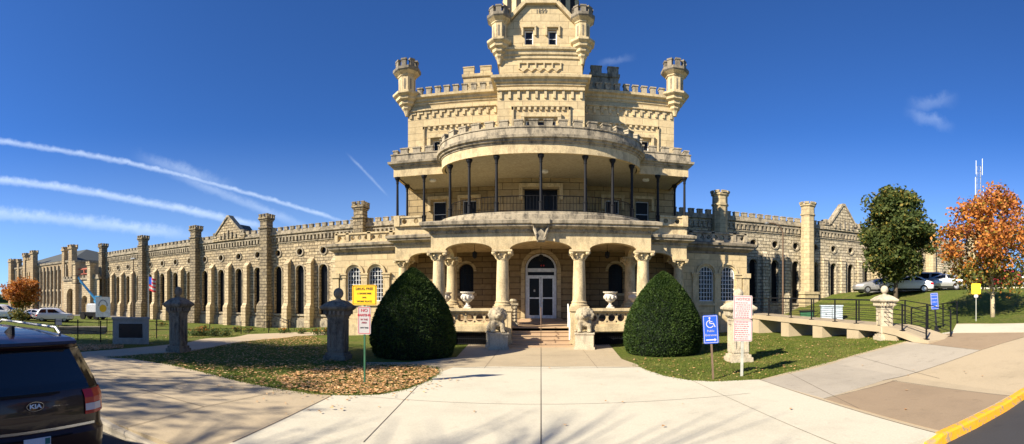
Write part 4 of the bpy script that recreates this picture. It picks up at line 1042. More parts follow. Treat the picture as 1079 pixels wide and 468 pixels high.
f = MB(); f.skin(-72.0, -60.5, -1.5, 5.3, [arch(-69.6, 2.6, -1.5, 2.6, 1.3, 8), arch(-64.9, 2.0, -1.5, 1.6, 1.0, 8), rect(-67.6, -66.9, 4.0, 4.8)], .8, y=41.5, back=True); f.quad((-72.0, 41.5, 5.3), (-60.5, 41.5, 5.3), (-60.5, 47, 5.3), (-72.0, 47, 5.3)); f.quad((-72, 47, -1.5), (-72, 41.5, -1.5), (-72, 41.5, 5.3), (-72, 47, 5.3)); f.build('wall', 'rock_smooth', GH)
f = MB(); f.box(-71.9, -60.6, 43.5, 43.8, -1.4, 5.2); f.build('inner_wall', 'rock_face', GH)
for x_, h_ in ((-67.2, 8.0), (-62.6, 7.6)):
    f = MB(); f.box(x_-.45, x_+.45, 40.8, 41.7, -1.5, h_); f.box(x_-.6, x_+.6, 40.65, 41.85, h_, h_+.3); f.merlons([(x_-.5, 40.7), (x_+.5, 40.7)], h_+.3, h_+.6, .25, .2, .2); f.build('turret', 'rock_smooth', GH)
f = MB(); f.box(-72.05, -60.45, 41.3, 41.9, 5.3, 5.6); f.merlons([(-71.9, 41.5), (-60.6, 41.5)], 5.6, 6.0, .6, .45, .4); f.build('battlement', 'trim_grey', GH)
f = MB(); f.box(-66.75, -63.05, 41.4, 41.6, 7.0, 7.25); f.box(-66.75, -63.05, 41.4, 41.6, 6.2, 6.35); f.box(-65.1, -64.9, 41.4, 41.6, 6.2, 7.1); f.build('upper_rail', 'awning_red', GH)

# ================================================================= TREES AND SHRUBS
def leaves(mb, pts_mats, size, rng, flat=0.0, along=None):
    for p, mi in pts_mats:
        a = Vector((rng.gauss(0, 1), rng.gauss(0, 1), rng.gauss(0, 1)*(1-flat))).normalized(); b = a.cross(Vector((rng.gauss(0, 1), rng.gauss(0, 1), rng.gauss(0, 1)))).normalized()
        s_ = size*rng.uniform(.6, 1.3); a *= s_; b *= s_*.62; p = Vector(p)
        i = len(mb.v); mb.v.extend([tuple(p-a), tuple(p+b), tuple(p+a), tuple(p-b)]); mb.f.append((i, i+1, i+2, i+3)); mb.mi.append(mi)
def tree(name, label, base, h, cr, z0, trunk_r, nclump, nleaf, size, mats, pick, seed, group=None, bark='bark', clump=.9, squash=1.0, lean=0.0, bare=0, shape=None):
    rng = random.Random(seed); T = thing(name, label, 'tree', base, group); B = Vector(base)
    tm = MB(); ch = h-z0; cz = z0+ch*.5
    top = Vector((lean, 0, h*.82)); P = [Vector((0, 0, -.2)), Vector((0, 0, z0*.6)), Vector((lean*.3+rng.uniform(-.1, .1), rng.uniform(-.1, .1), z0+ch*.25)), Vector((lean*.7, rng.uniform(-.15, .15), z0+ch*.55)), top]
    tm.tube([B+p for p in P], [trunk_r*1.25, trunk_r, trunk_r*.75, trunk_r*.45, trunk_r*.12], 8)
    cl = []
    while len(cl) < nclump:
        u = Vector((rng.uniform(-1, 1), rng.uniform(-1, 1), rng.uniform(-1, 1)))
        if u.length > 1 or u.length < .25: continue
        w_ = 1.0
        if shape == 'cone': w_ = 1-.45*max(0, u.z)-.1*max(0, -u.z)
        p = Vector((u.x*cr*w_, u.y*cr*w_, cz+u.z*ch*.5*squash)); p += Vector((noise.noise(p*.5+Vector((seed, 0, 0)))*.5, 0, noise.noise(p*.5+Vector((0, seed, 0)))*.6)); cl.append(p)
    for i, c in enumerate(cl):
        if i % 2 and not bare: continue
        zz = min(max(c.z-rng.uniform(.25, .5)*Vector((c.x, c.y, 0)).length-.3, z0*.8), h*.8); q = zz/(h*.82); s_ = Vector((lean*q, 0, zz)); mid = (s_+c)/2+Vector((rng.uniform(-.2, .2), rng.uniform(-.2, .2), .15))
        tm.tube([B+s_, B+mid, B+c], [trunk_r*.32*(1.2-q), trunk_r*.18, .012], 5, False)
        for _ in range(bare):
            e = c+Vector((rng.gauss(0, .8), rng.gauss(0, .8), rng.gauss(.4, .6))); tm.tube([B+mid, B+(mid+e)/2+Vector((0, 0, .1)), B+e], [.03, .022, .008], 4, False)
    tm.build('trunk', bark, T, smooth=True)
    lm = MB(); pts = []
    for c in cl:
        k = clump*rng.uniform(.65, 1.25)
        for _ in range(int(nleaf/len(cl))):
            d = Vector((rng.gauss(0, 1), rng.gauss(0, 1), rng.gauss(0, .75))); d = d.normalized()*min(d.length, 2.0)*k*.55
            p = c+d; pts.append((B+p, pick(p, rng)))
    if pts: leaves(lm, pts, size, rng, .25); lm.build('crown', mats, T)
    return T
gb = gp(945, 309); gx_, gy_ = math.sin((944-XC)/FPX)*37, math.cos((944-XC)/FPX)*37; bz = gz(gx_, gy_)
tree('shade_tree', 'dense dark green maple standing before the right hand cell block', (gx_, gy_, bz), 11.1-bz, 3.25, 1.9, .17, 120, 30000, .14, ['leaf_green', 'leaf_olive'], lambda p, r: 1 if r.random() < .10+.10*(p.z > 8) else 0, 3, clump=.8, bark='bark', squash=1.0, shape='cone')
ox, oy = math.sin((1046-XC)/FPX)*26, math.cos((1046-XC)/FPX)*26; oz = gz(ox, oy)
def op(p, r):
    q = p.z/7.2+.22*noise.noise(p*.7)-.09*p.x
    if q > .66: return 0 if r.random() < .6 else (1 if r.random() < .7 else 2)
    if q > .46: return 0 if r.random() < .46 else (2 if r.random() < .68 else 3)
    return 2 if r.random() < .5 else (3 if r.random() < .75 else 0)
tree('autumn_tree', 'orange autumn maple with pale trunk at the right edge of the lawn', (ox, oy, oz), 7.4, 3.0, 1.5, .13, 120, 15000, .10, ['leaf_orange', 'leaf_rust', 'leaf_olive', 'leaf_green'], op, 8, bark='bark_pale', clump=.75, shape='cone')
lx, ly = math.sin((24-XC)/FPX)*50, math.cos((24-XC)/FPX)*50; lz = gz(lx, ly)
tree('autumn_tree', 'small rust orange tree beside the parked cars at far left', (lx, ly, lz), 4.75, 2.0, 1.5, .10, 45, 7000, .14, ['leaf_orange', 'leaf_rust', 'leaf_olive'], lambda p, r: (0 if r.random() < .85 else 1) if p.z > 2.2 or r.random() < .4 else 2, 5, bark='bark', clump=.75)
# old trees behind the camera whose shade falls across the forecourt
SH = 'old trees on the street side'
for i, (x, y, h, cr, nl, nc, br_) in enumerate([(-26.8, 4.8, 15.0, 3.7, 26000, 60, 3), (-25.4, 3.0, 19.5, 3.3, 22000, 60, 2), (-25.5, -5.5, 16.5, 4.2, 3500, 46, 6), (-15.0, -6.0, 14.5, 4.6, 0, 44, 9)]):
    tree('street_tree', ['half bare maple behind the parked van', 'broad leafy maple furthest along the street', 'nearly bare elm behind the kerb', 'bare branched elm behind the driveway', 'tall maple beyond the parked van'][i], (x, y, gz(x, y)-.05), h, cr, h*.42, .3, nc, nl, .13, ['leaf_orange', 'leaf_olive'], lambda p, r: int(r.random() < .5), 20+i, SH, clump=1.3, bare=br_)
def shrub(name, label, px_, py_, r, h, n, size, mats, pick, seed, cat='bush', group=None, squash=1.0):
    x, y = gp(px_, py_); z = gz(x, y); rng = random.Random(seed); T = thing(name, label, cat, (x, y, z), group); mb = MB()
    cl = [Vector((rng.gauss(0, .45)*r, rng.gauss(0, .45)*r*squash, rng.uniform(.3, .8)*h)) for _ in range(9)]
    pts = []
    for _ in range(n):
        c = rng.choice(cl); p = c+Vector((rng.gauss(0, .25)*r, rng.gauss(0, .25)*r, rng.gauss(0, .18)*h)); p.z = min(max(p.z, .02), h*1.1); pts.append((Vector((x, y, z))+p, pick(p, rng)))
    leaves(mb, pts, size, rng); mb.build('foliage', mats, T)
    st_ = MB()
    for c in cl: st_.tube([(x, y, z-.1), (x+c.x*.5, y+c.y*.5, z+c.z*.6), (x+c.x, y+c.y, z+c.z)], [.02, .015, .006], 4)
    st_.build('stems', 'bark', T)
    return T
shrub('flowering_shrub', 'leafy bed shrub with orange flowers left of the path', 212, 354, .8, .6, 1100, .07, ['leaf_shrub', 'leaf_orange'], lambda p, r: int(p.z > .4 and r.random() < .35), 1)
shrub('flowering_shrub', 'rounded green bed shrub nearest the path between the pillar and the wing', 229, 354.5, .9, .6, 1100, .07, ['leaf_shrub', 'leaf_olive'], lambda p, r: int(r.random() < .12), 2)
shrub('burgundy_bush', 'dark red barberry bush under the small orange tree at left', 40, 336, 2.2, 1.3, 1200, .14, ['leaf_burgundy', 'leaf_shrub'], lambda p, r: int(r.random() < .15), 3)
shrub('yellow_bush', 'yellow green bush left of the burgundy one at the far lawn edge', 20, 339, 1.3, 1.3, 700, .12, ['leaf_olive', 'leaf_shrub'], lambda p, r: int(r.random() < .4), 4)
for i, (px_, py_) in enumerate([(262, 351), (300, 351.5), (318, 352), (336, 353), (345, 353), (212, 348), (170, 344), (146, 343), (248, 350)]):
    shrub('wall_plant', ['low plant at the left wing foot, just right of the turret nearest the porch path', 'low plant at the left wing foot beside the sloping handrail', 'low plant at the wing foot left of the ball topped grey pillar', 'low plant just left of the grey pillar with ball top', 'low plant at the wing foot nearest the left pavilion corner', 'low plant behind the shade painted weathered pillar near the flower bed', 'low plant at the wing foot behind the stone plaque, to its right', 'low plant at the wing foot right above the stone plaque', 'low plant between the bed shrubs and the sloping handrail'][i], px_, py_, .5, .45, 260, .06, ['leaf_shrub', 'leaf_orange'], lambda p, r: int(p.z > .25 and r.random() < .3), 40+i, 'plant', 'plants along the foot of the left wing')

# clipped yews beside the porch
def yew(label, px_, py_, r, h, seed):
    t_ = (px_-XC)/FPX; rr = EYE*FPX/(py_-YH)+r; x, y = math.sin(t_)*rr, math.cos(t_)*rr; z = gz(x, y)
    T = thing('yew_bush', label, 'bush', (x, y, z)); rng = random.Random(seed)
    def rad(q): return r*(1-max(0, (q-.22)/.78)**1.75)**.80*(1.0 if q > .22 else .90+.10*math.sin(q/.22*PI/2))
    core = MB(); core.ring([(rad(i/14)*.94, z+h*(i/14)*.985) for i in range(14)]+[(.02, z+h*.98)], 28, c=(x, y)); core.build('inner_branches', 'yew_core', T, smooth=True)
    lf = MB()
    n = 34000
    for _ in range(n):
        q = rng.random()**.9; a = rng.uniform(0, 2*PI)
        wob = 1+.035*noise.noise(Vector((math.cos(a)*2.2, math.sin(a)*2.2, q*4+seed)))+.015*noise.noise(Vector((math.cos(a)*7, math.sin(a)*7, q*13)))
        rr_ = rad(q)*wob*rng.uniform(.955, 1.012); p = Vector((x+rr_*math.cos(a), y+rr_*math.sin(a), z+.03+q*h*.985+rng.uniform(-.02, .02)))
        out = Vector((math.cos(a), math.sin(a), .25+q*.5)).normalized(); d = (out+Vector((rng.gauss(0, .55), rng.gauss(0, .55), rng.gauss(0, .55)))).normalized()*rng.uniform(.035, .065); sd_ = d.cross(Vector((rng.gauss(0, 1), rng.gauss(0, 1), rng.gauss(0, 1)))).normalized()*.016
        i = len(lf.v); lf.v.extend([tuple(p-d*.4-sd_), tuple(p-d*.4+sd_), tuple(p+d+sd_*.4), tuple(p+d-sd_*.4)]); lf.f.append((i, i+1, i+2, i+3)); lf.mi.append(0)
    lf.build('foliage', 'leaf_yew', T)
yew('clipped cone shaped yew left of the porch steps, its foot in shade', 435, 381, 1.62, 3.35, 3)
yew('clipped cone shaped yew right of the porch steps behind the blue sign', 699, 377.5, 1.55, 3.25, 6)

# ================================================================= LIONS AND URNS
def meta_mesh(name, balls, mat, parent, res=.045, loc=(0, 0, 0), rough_=.012, seed=0):
    mbd = bpy.data.metaballs.new(name+'_src'); mbd.resolution = res; mbd.threshold = .6
    for (x, y, z, sx, sy, sz) in balls:
        e = mbd.elements.new(type='ELLIPSOID'); e.co = (x, y, z); e.radius = 1.0; e.size_x, e.size_y, e.size_z = sx, sy, sz; e.stiffness = 2.0
        k = max(sx, sy, sz); e.radius = k*1.45; e.size_x, e.size_y, e.size_z = sx/k, sy/k, sz/k
    tmp = bpy.data.objects.new(name+'_src', mbd); col.objects.link(tmp); bpy.context.view_layer.update()
    me = bpy.data.meshes.new_from_object(tmp.evaluated_get(bpy.context.evaluated_depsgraph_get())); bpy.data.objects.remove(tmp); me.name = name
    for v in me.vertices:
        v.co += v.normal*(rough_*noise.noise(v.co*14+Vector((seed, 0, 0)))+rough_*.7*noise.noise(v.co*32))
    me.materials.clear(); me.materials.append(M[mat]); me.polygons.foreach_set('use_smooth', [True]*len(me.polygons)); me.update()
    return link(bpy.data.objects.new(name, me), parent, loc)
def lion(label, x, y, turn):
    T = thing('stone_lion', label, 'statue', (0, 0, 0))
    p = MB(); p.box(-.44, .44, -.55, .62, -.3, .12); p.box(-.39, .39, -.5, .6, .12, .66); p.box(-.43, .43, -.54, .61, .66, .72); p.build('plinth', 'pillar_light', T)
    b = [(0, .28, 1.02, .25, .30, .26), (0, .05, 1.12, .23, .22, .32), (-.18, .30, .86, .13, .22, .17), (.18, .30, .86, .13, .22, .17)]
    b += [(sx*.14, -.2, z, .085, .10, .13) for sx in (-1, 1) for z in (.80, .92, 1.04)]+[(sx*.145, -.32, .76, .085, .12, .05) for sx in (-1, 1)]+[(sx*.26, -.02, .76, .07, .15, .05) for sx in (-1, 1)]
    b += [(0, -.12, 1.30, .27, .22, .24), (0, -.05, 1.45, .25, .22, .18), (0, -.22, 1.40, .16, .16, .17), (0, -.38, 1.34, .10, .11, .085), (0, -.36, 1.25, .075, .08, .05)]
    b += [(.23*math.cos(a), -.14+.03*math.sin(3*a), 1.38+.22*math.sin(a), .075, .08, .09) for a in [k*PI/6-PI/2 for k in range(12)]]+[(sx*.10, -.16, 1.12-.1*k, .09, .09, .1) for sx in (-1, 0, 1) for k in (0, 1)]
    b += [(sx*.15, -.16, 1.57, .05, .04, .055) for sx in (-1, 1)]
    b = [(x_*1.45, y_*1.25, .72+(z_-.72)*1.15, a_*1.45, b_*1.25, c_*1.15) for x_, y_, z_, a_, b_, c_ in b]
    o = meta_mesh('lion_body', b, 'carved', T, .035, rough_=.022)
    e = MB()
    for sx in (-1, 1): e.ring([(.004, 1.50), (.028, 1.515), (.028, 1.535), (.004, 1.55)], 8, c=(sx*.107, -.47))
    e.box(-.05, .05, -.63, -.57, 1.43, 1.47); e.box(-.1, .1, -.59, -.53, 1.35, 1.362)
    e.build('face_carving', 'trim_dark', o)
    turned(T, (x, y, gz(x, y)), turn); return T
lion('weathered stone lion seated on its plinth left of the steps', -1.9, 19.62, .25)
lion('weathered stone lion seated on its plinth right of the steps', 1.9, 19.62, -.15)
def urn(label, x, y, z, k=1.0, first=[]):
    if first:
        o = copy_tree(first[0]); o['label'] = label
    else:
        o = thing('garden_urn', label, 'urn', (0, 0, 0), 'white urns on the porch balustrade')
        p = MB(); p.box(-.17, .17, -.17, .17, 0, .06); p.ring([(.14, .06), (.15, .1), (.08, .16), (.06, .24), (.09, .28)], 16); p.build('foot', 'urn_white', o)
        p = MB(); p.ring([(.09, .27), (.2, .34), (.26, .44), (.27, .56), (.25, .66), (.27, .68), (.33, .72), (.34, .77), (.29, .77), (.24, .66)], 20)
        for j in range(10):
            a = 2*PI*j/10; p.ring([(.02, .42), (.05, .48), (.045, .56), (.015, .6)], 6, c=(.265*math.cos(a), .265*math.sin(a)))
        p.build('bowl', 'urn_white', o, smooth=False); first.append(o)
    o.location = (x, y, z); return o
urn('white carved urn on the balustrade left of the steps, nearest the lion', -3.4, PY+.18, 1.72)
urn('white carved urn on the balustrade right of the steps, nearest the lion', 3.2, PY+.18, 1.72)
urn('white urn on the left side balustrade partly behind the yew', -4.88, 22.9, 1.72)
urn('white urn on the right side balustrade beside the rear column', 4.7, 22.6, 1.72)

# ================================================================= GATE PILLARS
def pillar(label, px_, py_, mat, k=1.0, lean=0.0, turn=0.0, wide=.93):
    x, y = gp(px_, py_); z = gz(x, y); rr = math.hypot(x, y); x += x/rr*.35; y += y/rr*.35
    T = thing('gate_pillar', label, 'pillar', (0, 0, 0))
    s_ = MB(); s_.box(-.46, .46, -.46, .46, -.3, .16); s_.box(-.40, .40, -.40, .40, .16, .26)
    s_.box(-.32, .32, -.32, .32, .26, 1.62); s_.box(-.35, .35, -.35, .35, 1.50, 1.62)
    for a in range(4):
        Mx = Matrix.Rotation(a*PI/2, 4, 'Z')
        for u0, u1, z0, z1 in ((-.31, -.2, .34, 1.48), (.2, .31, .34, 1.48), (-.2, .2, .34, .46), (-.2, .2, 1.36, 1.48)): s_.box(u0, u1, -.352, -.32, z0, z1, Mx)
        s_.box(-.06, .06, -.342, -.32, .5, 1.32, Mx)
    s_.build('shaft', mat, T)
    c = MB(); c.ring([(.38, 1.60), (.41, 1.66), (.43, 1.80), (.50, 1.84), (.57, 1.90), (.58, 1.97), (.54, 2.0)], 4); c.ring([(.55, 1.985), (.38, 2.12), (.20, 2.2), (.13, 2.22)], 4)
    for a in range(4):
        Mx = Matrix.Rotation(a*PI/2, 4, 'Z')
        for i in range(5): c.box(-.40+i*.18, -.32+i*.18, -.49, -.41, 1.68, 1.82, Mx)
    c.build('cap', mat, T)
    b = MB(); b.ring([(.11, 2.2), (.13, 2.24), (.09, 2.28)]+[(.205*math.sin(PI*q/12), 2.46-.205*math.cos(PI*q/12)) for q in range(2, 12)]+[(.01, 2.665)], 18); b.build('ball', mat, T, smooth=True)
    T.scale = (k*wide, k*wide, k); turned(T, (x, y, z), turn); T.rotation_euler[1] = lean
pillar('shade painted weathered gate pillar with ball top, furthest left beside the stone plaque', 188, 372, 'pillar_shaded', 1.0, 0, .1, .8)
pillar('grey gate pillar with ball top standing left of the yellow sign', 356, 380, 'pillar_shaded', .96, .01, .1)
pillar('pale stone gate pillar behind the white notices', 778, 382, 'pillar_light', .95, 0, -.1)
pillar('pale stone gate pillar at the end of the ramp, nearest the blue post sign', 932, 358.5, 'pillar_light', .86, 0, -.3)

# ================================================================= SIGNS
def sign_root(name, label, px_, py_, cat='sign', lean=0.0):
    x, y = gp(px_, py_); T = thing(name, label, cat, (0, 0, 0)); T['px'] = 0; del T['px']
    return T, (x, y, gz(x, y)), math.atan2(-x, y)
def board(T, x0, x1, z0, z1, mat, y=0.0, edge=None, name='panel'):
    b = MB(); k = .03; b.xprism([(x0+k, z0), (x1-k, z0), (x1, z0+k), (x1, z1-k), (x1-k, z1), (x0+k, z1), (x0, z1-k), (x0, z0+k)], y-.012, y)
    o = b.build(name, mat, T)
    if edge:
        e = MB(); w_ = .012
        for q in ((x0+.02, x1-.02, z0+.02, z0+.02+w_), (x0+.02, x1-.02, z1-.02-w_, z1-.02), (x0+.02, x0+.02+w_, z0+.032, z1-.032), (x1-.02-w_, x1-.02, z0+.032, z1-.032)): e.box(q[0], q[1], y-.016, y-.0125, q[2], q[3])
        e.build('border', edge, o)
    return o
# yellow + white sign
T, loc, rz = sign_root('post_sign', 'yellow notice above a white no parking plate on a green post', 384, 405)
p = MB(); p.box(-.022, .022, 0, .03, -.3, 2.52); p.build('post', 'green_post', T)
o = board(T, -.34, .34, 2.02, 2.53, 'sign_yellow', -.002, 'ink_black')
for s_, t_, z in ((.095, 'DRUG FREE', 2.43), (.06, 'A SMOKE FREE', 2.31), (.05, 'AND', 2.21), (.066, 'WORK PLACE', 2.11)): text(s_, .1, 'ink_black', o, (0, -.018, z)) if False else text(t_, s_, 'ink_black', o, (0, -.018, z))
o = board(T, -.18, .18, 1.27, 1.98, 'sign_white', -.002, 'ink_red')
for t_, s_, z, mt in (('NO', .12, 1.88, 'ink_red'), ('PARKING', .088, 1.76, 'ink_red'), ('IN THIS', .06, 1.65, 'ink_pink'), ('AREA', .06, 1.57, 'ink_pink'), ('ANY TIME', .05, 1.44, 'ink_black')): text(t_, s_, mt, o, (0, -.018, z))
turned(T, loc, rz-.42)
# wheelchair sign
def arrow(parent, x0, x1, z, mat, y=-.019):
    a = MB(); a.xprism([(x0, z-.018), (x1-.06, z-.018), (x1-.06, z-.045), (x1, z), (x1-.06, z+.045), (x1-.06, z+.018), (x0, z+.018)], y, y+.004); a.build('arrow', mat, parent)
T, loc, rz = sign_root('access_sign', 'blue wheelchair sign with arrow leaning on a rusty post before the yew', 751.5, 400)
p = MB(); p.box(-.028, .028, 0, .03, -.3, 1.7); p.build('post', 'rust_post', T)
o = board(T, -.205, .205, .97, 1.74, 'sign_blue', -.002, 'sign_white')
w_ = MB(); archband(w_, -.01, .085, .022, 1.50, -.018, -.0145, a0=-2.6, a1=1.3, n=16); w_.box(-.03, -.005, -.018, -.0145, 1.50, 1.63); w_.box(-.03, .07, -.018, -.0145, 1.5, 1.522)
w_.xprism([(.06, 1.52), (.115, 1.41), (.135, 1.42), (.085, 1.53)], -.018, -.0145); w_.box(-.03, .06, -.018, -.0145, 1.555, 1.573); w_.xprism([(-.018+.026*math.cos(2*PI*i/10), 1.66+.026*math.sin(2*PI*i/10)) for i in range(10)], -.018, -.0145); w_.build('wheelchair_symbol', 'sign_white', o)
text('Public', .085, 'sign_white', o, (0, -.018, 1.31)); text('Entrance', .085, 'sign_white', o, (0, -.018, 1.20)); arrow(o, -.14, .15, 1.07, 'sign_white')
turned(T, loc, rz); T.rotation_euler[1] = -.05
# notices
T, loc, rz = sign_root('notice_board', 'two white notices with red lettering stacked on a grey green post before the pale pillar', 781.5, 396.5)
p = MB(); p.box(-.04, .04, 0, .04, -.3, 2.2); p.build('post', 'pale_post', T)
o = board(T, -.27, .26, 1.60, 2.27, 'sign_white', -.002, 'ink_pink', 'notice')
text('NOTICE', .105, 'ink_red', o, (0, -.018, 2.16))
def lines(parent, z1, z0, n, mat, x0=-.22, x1=.21, seed=1):
    rng = random.Random(seed); mb = MB()
    for i in range(n):
        z = z1-(z1-z0)*i/(n-1); x = x0+rng.uniform(0, .05); e = x1-rng.uniform(0, .06)
        while x < e-.02:
            w_ = rng.uniform(.025, .08); mb.box(x, min(x+w_, e), -.017, -.0145, z-.011, z+.011); x += w_+.018
    mb.build('small_print', mat, parent)
lines(o, 2.06, 1.66, 8, 'ink_pink')
o = board(T, -.25, .27, .98, 1.58, 'sign_white', -.002, 'ink_pink', 'notice'); lines(o, 1.52, 1.05, 9, 'ink_pink', seed=5)
turned(T, loc, rz); T.rotation_euler[1] = .02
# blue post sign by the ramp end
T, loc, rz = sign_root('parking_sign', 'narrow blue sign on a dark post at the ramp end', 987, 349.5)
p = MB(); p.box(-.04, .04, 0, .05, -.2, 1.62); p.box(-.16, .16, -.12, .14, -.2, .05); p.box(-.1, .1, -.08, .1, .05, .16); p.build('post', 'iron', T)
o = board(T, -.17, .17, 1.0, 1.74, 'sign_blue', -.005, 'sign_white'); text('VISITOR', .075, 'sign_white', o, (0, -.02, 1.62)); text('PARKING', .07, 'sign_white', o, (0, -.02, 1.48)); text('ONLY', .08, 'sign_white', o, (0, -.02, 1.33)); arrow(o, -.11, .12, 1.14, 'sign_white', -.021)
turned(T, loc, rz); T.rotation_euler[1] = -.07
# yellow sign on the lawn
T, loc, rz = sign_root('lawn_sign', 'yellow sign with small white tag on a thin post near the autumn tree', 1028.5, 338.5)
p = MB(); p.box(-.022, .022, 0, .03, -.2, 1.9); p.build('post', 'pale_post', T)
o = board(T, -.24, .24, 1.42, 1.98, 'sign_yellow', -.002); text('SLOW', .12, 'ink_red', o, (0, -.018, 1.82)); lines(o, 1.70, 1.50, 3, 'ink_red', -.17, .17, 9)
board(T, -.11, .11, 1.24, 1.40, 'sign_white', -.002, name='tag'); turned(T, loc, rz)
# banner sign at left
bx_, by_ = math.sin((108.5-XC)/FPX)*34, math.cos((108.5-XC)/FPX)*34
T = thing('banner_sign', 'white banner board with round orange and blue emblem on dark legs', 'sign', (0, 0, 0))
for q in (-.3, .3): p = MB(); p.box(q-.03, q+.03, 0, .05, -.4, 1.2); p.build('leg', 'iron', T)
o = board(T, -.55, .55, 1.12, 2.62, 'banner_white', -.01)
e = MB(); archband(e, 0, .27, .08, 1.98, -.03, -.0245, .36, -.1, PI+.1, 16); e.build('emblem_ring', 'steel_grey', o)
e = MB(); e.xprism([(.27*math.cos(a*PI/9), 1.76+.28*math.sin(a*PI/9)) for a in range(18)], -.035, -.0245); e.xprism([(-.24, 1.9), (0, 2.02), (.26, 1.86), (.2, 1.7)], -.038, -.034); e.build('emblem', 'sign_yellow', o)
turned(T, (bx_, by_, gz(bx_, by_)-.05), math.atan2(-bx_, by_))
# plaque monument
x, y = gp(138, 362.3); T = thing('plaque_monument', 'low grey block monument with black inscription panel beside the left path', 'monument', (0, 0, 0))
b = MB(); b.box(-.86, .86, -.22, .22, -.3, 1.18); b.build('block_base', 'grey_block', T)
b = MB(); b.box(-.91, .91, -.27, .27, 1.18, 1.27); b.build('coping', 'grey_block', T)
b = MB(); b.box(-.56, .56, -.235, -.221, .30, .98); o = b.build('black_panel', 'panel_black', T)
b = MB()
for z in (.98, .27): b.box(-.6, .6, -.245, -.221, z, z+.03)
b.build('panel_frame', 'steel_grey', o)
turned(T, (x, y, gz(x, y)), math.atan2(-x, y)-.08)

# ================================================================= RAMP
RX0, RX1 = 13.0, 14.7
T = thing('access_ramp', 'concrete access ramp on piers crossing the lawn to the right wing of the porch', 'ramp', (RX0, 20, 0))
def dz_(y): return lerp(y, [11.4, 13.6, 27], [gz(13.9, 11.4)+.03, 1.02, 1.16])
d = MB(); ys = [11.4+(27.6-11.4)*i/18 for i in range(19)]
for a, b_ in zip(ys[:-1], ys[1:]):
    za, zb = dz_(a), dz_(b_); t0 = .26
    d.quad((RX0, a, za), (RX1, a, za), (RX1, b_, zb), (RX0, b_, zb)); d.quad((RX0, b_, zb-t0), (RX1, b_, zb-t0), (RX1, a, za-t0), (RX0, a, za-t0))
    d.quad((RX0, b_, zb), (RX0, b_, zb-t0), (RX0, a, za-t0), (RX0, a, za)); d.quad((RX1, a, za), (RX1, a, za-t0), (RX1, b_, zb-t0), (RX1, b_, zb))
d.quad((RX0, 11.4, dz_(11.4)-.26), (RX1, 11.4, dz_(11.4)-.26), (RX1, 11.4, dz_(11.4)), (RX0, 11.4, dz_(11.4))); d.build('deck', 'concrete_tan', T)
for y in (25.6, 22.0, 18.8, 16.0, 13.6):
    p = MB(); p.box(RX0+.05, RX1-.05, y-.42, y+.42, -.4, dz_(y)-.262); p.build('pier', 'concrete_tan', T)
yy = [11.6, 12.9, 14.2, 15.8, 17.4, 19.4, 21.4, 24.0, 26.6]
for x in (RX0+.1, RX1-.1):
    for y in yy:
        p = MB(); p.box(x-.025, x+.025, y-.025, y+.025, dz_(y), dz_(y)+1.08); p.box(x-.09, x+.09, y-.09, y+.09, dz_(y), dz_(y)+.03); p.build('rail_post', 'iron', T)
    p = MB()
    for h in (1.06, .82, .62, .42, .22): p.tube([(x, y, dz_(y)+h) for y in yy], .02 if h > 1 else .013, 5)
    p.build('rail', 'iron', T)
# second railing running on to the right along the path
T = thing('path_railing', 'black horizontal bar railing along the lawn edge right of the ramp', 'railing', (0, 0, 0))
ra, rb = Vector((14.9, 11.9)), Vector(gp(1008.5, 341.5)); ra = Vector(gp(975, 346)); zz = lambda v: gz(v.x, v.y)
ra = Vector((14.8, 14.0)); n = 3; pts = [ra+(rb-ra)*i/n for i in range(n+1)]
for v in pts: p = MB(); p.box(v.x-.025, v.x+.025, v.y-.025, v.y+.025, zz(v)-.1, zz(v)+1.15); p.build('rail_post', 'iron', T)
p = MB()
for h in (1.13, .9, .7, .5, .3): p.tube([(v.x, v.y, zz(v)+h) for v in pts], .02 if h > 1 else .013, 5)
p.build('rail', 'iron', T)
# black fence across the left lawn
T = thing('lawn_fence', 'thin black two rail fence crossing the left lawn', 'fence', (0, 0, 0))
fp = [gp(*q) for q in ((58, 357.5), (82, 359), (106, 361.5), (165, 357.5), (221, 353.6), (254, 352.6), (283, 351.2), (304, 350.6))]; fp = [(x*1.02, y*1.02) for x, y in fp]
for x, y in fp: p = MB(); z = gz(x, y); p.ring([(.03, z-.2), (.03, z+1.0), (.05, z+1.02), (.0, z+1.08)], 6, c=(x, y)); p.build('fence_post', 'iron', T)
p = MB()
for h in (.95, .5): p.tube([(x, y, gz(x, y)+h) for x, y in fp], .016, 5)
p.build('rail', 'iron', T)
# stair rail of the wing door
T = thing('stair_railing', 'small sloping black handrail at the left wing wall', 'railing', (0, 0, 0))
p = MB(); x, y = gp(290, 349.5); z = gz(x, y); p.tube([(x-1.2, y, z), (x-1.2, y, z+1.6), (x+1.4, y, z+.7), (x+1.4, y, z)], .03, 5); p.tube([(x-1.2, y+.9, z), (x-1.2, y+.9, z+1.6), (x+1.4, y+.9, z+.7), (x+1.4, y+.9, z)], .03, 5); p.build('rail', 'iron', T)
# low retaining planter of the left lawn
T = thing('planter_wall', 'low dark planter wall on the left lawn behind the van', 'planter', (0, 0, 0))
x0, y0 = gp(62, 351.5); x1, y1 = gp(112, 352); p = MB(); p.obox((x0+x1)/2, (y0+y1)/2, math.atan2(y1-y0, x1-x0), math.dist((x0, y0), (x1, y1))/2, .35, -.6, gz(x0, y0)+.42); p.build('planter_box', 'trim_dark', T)

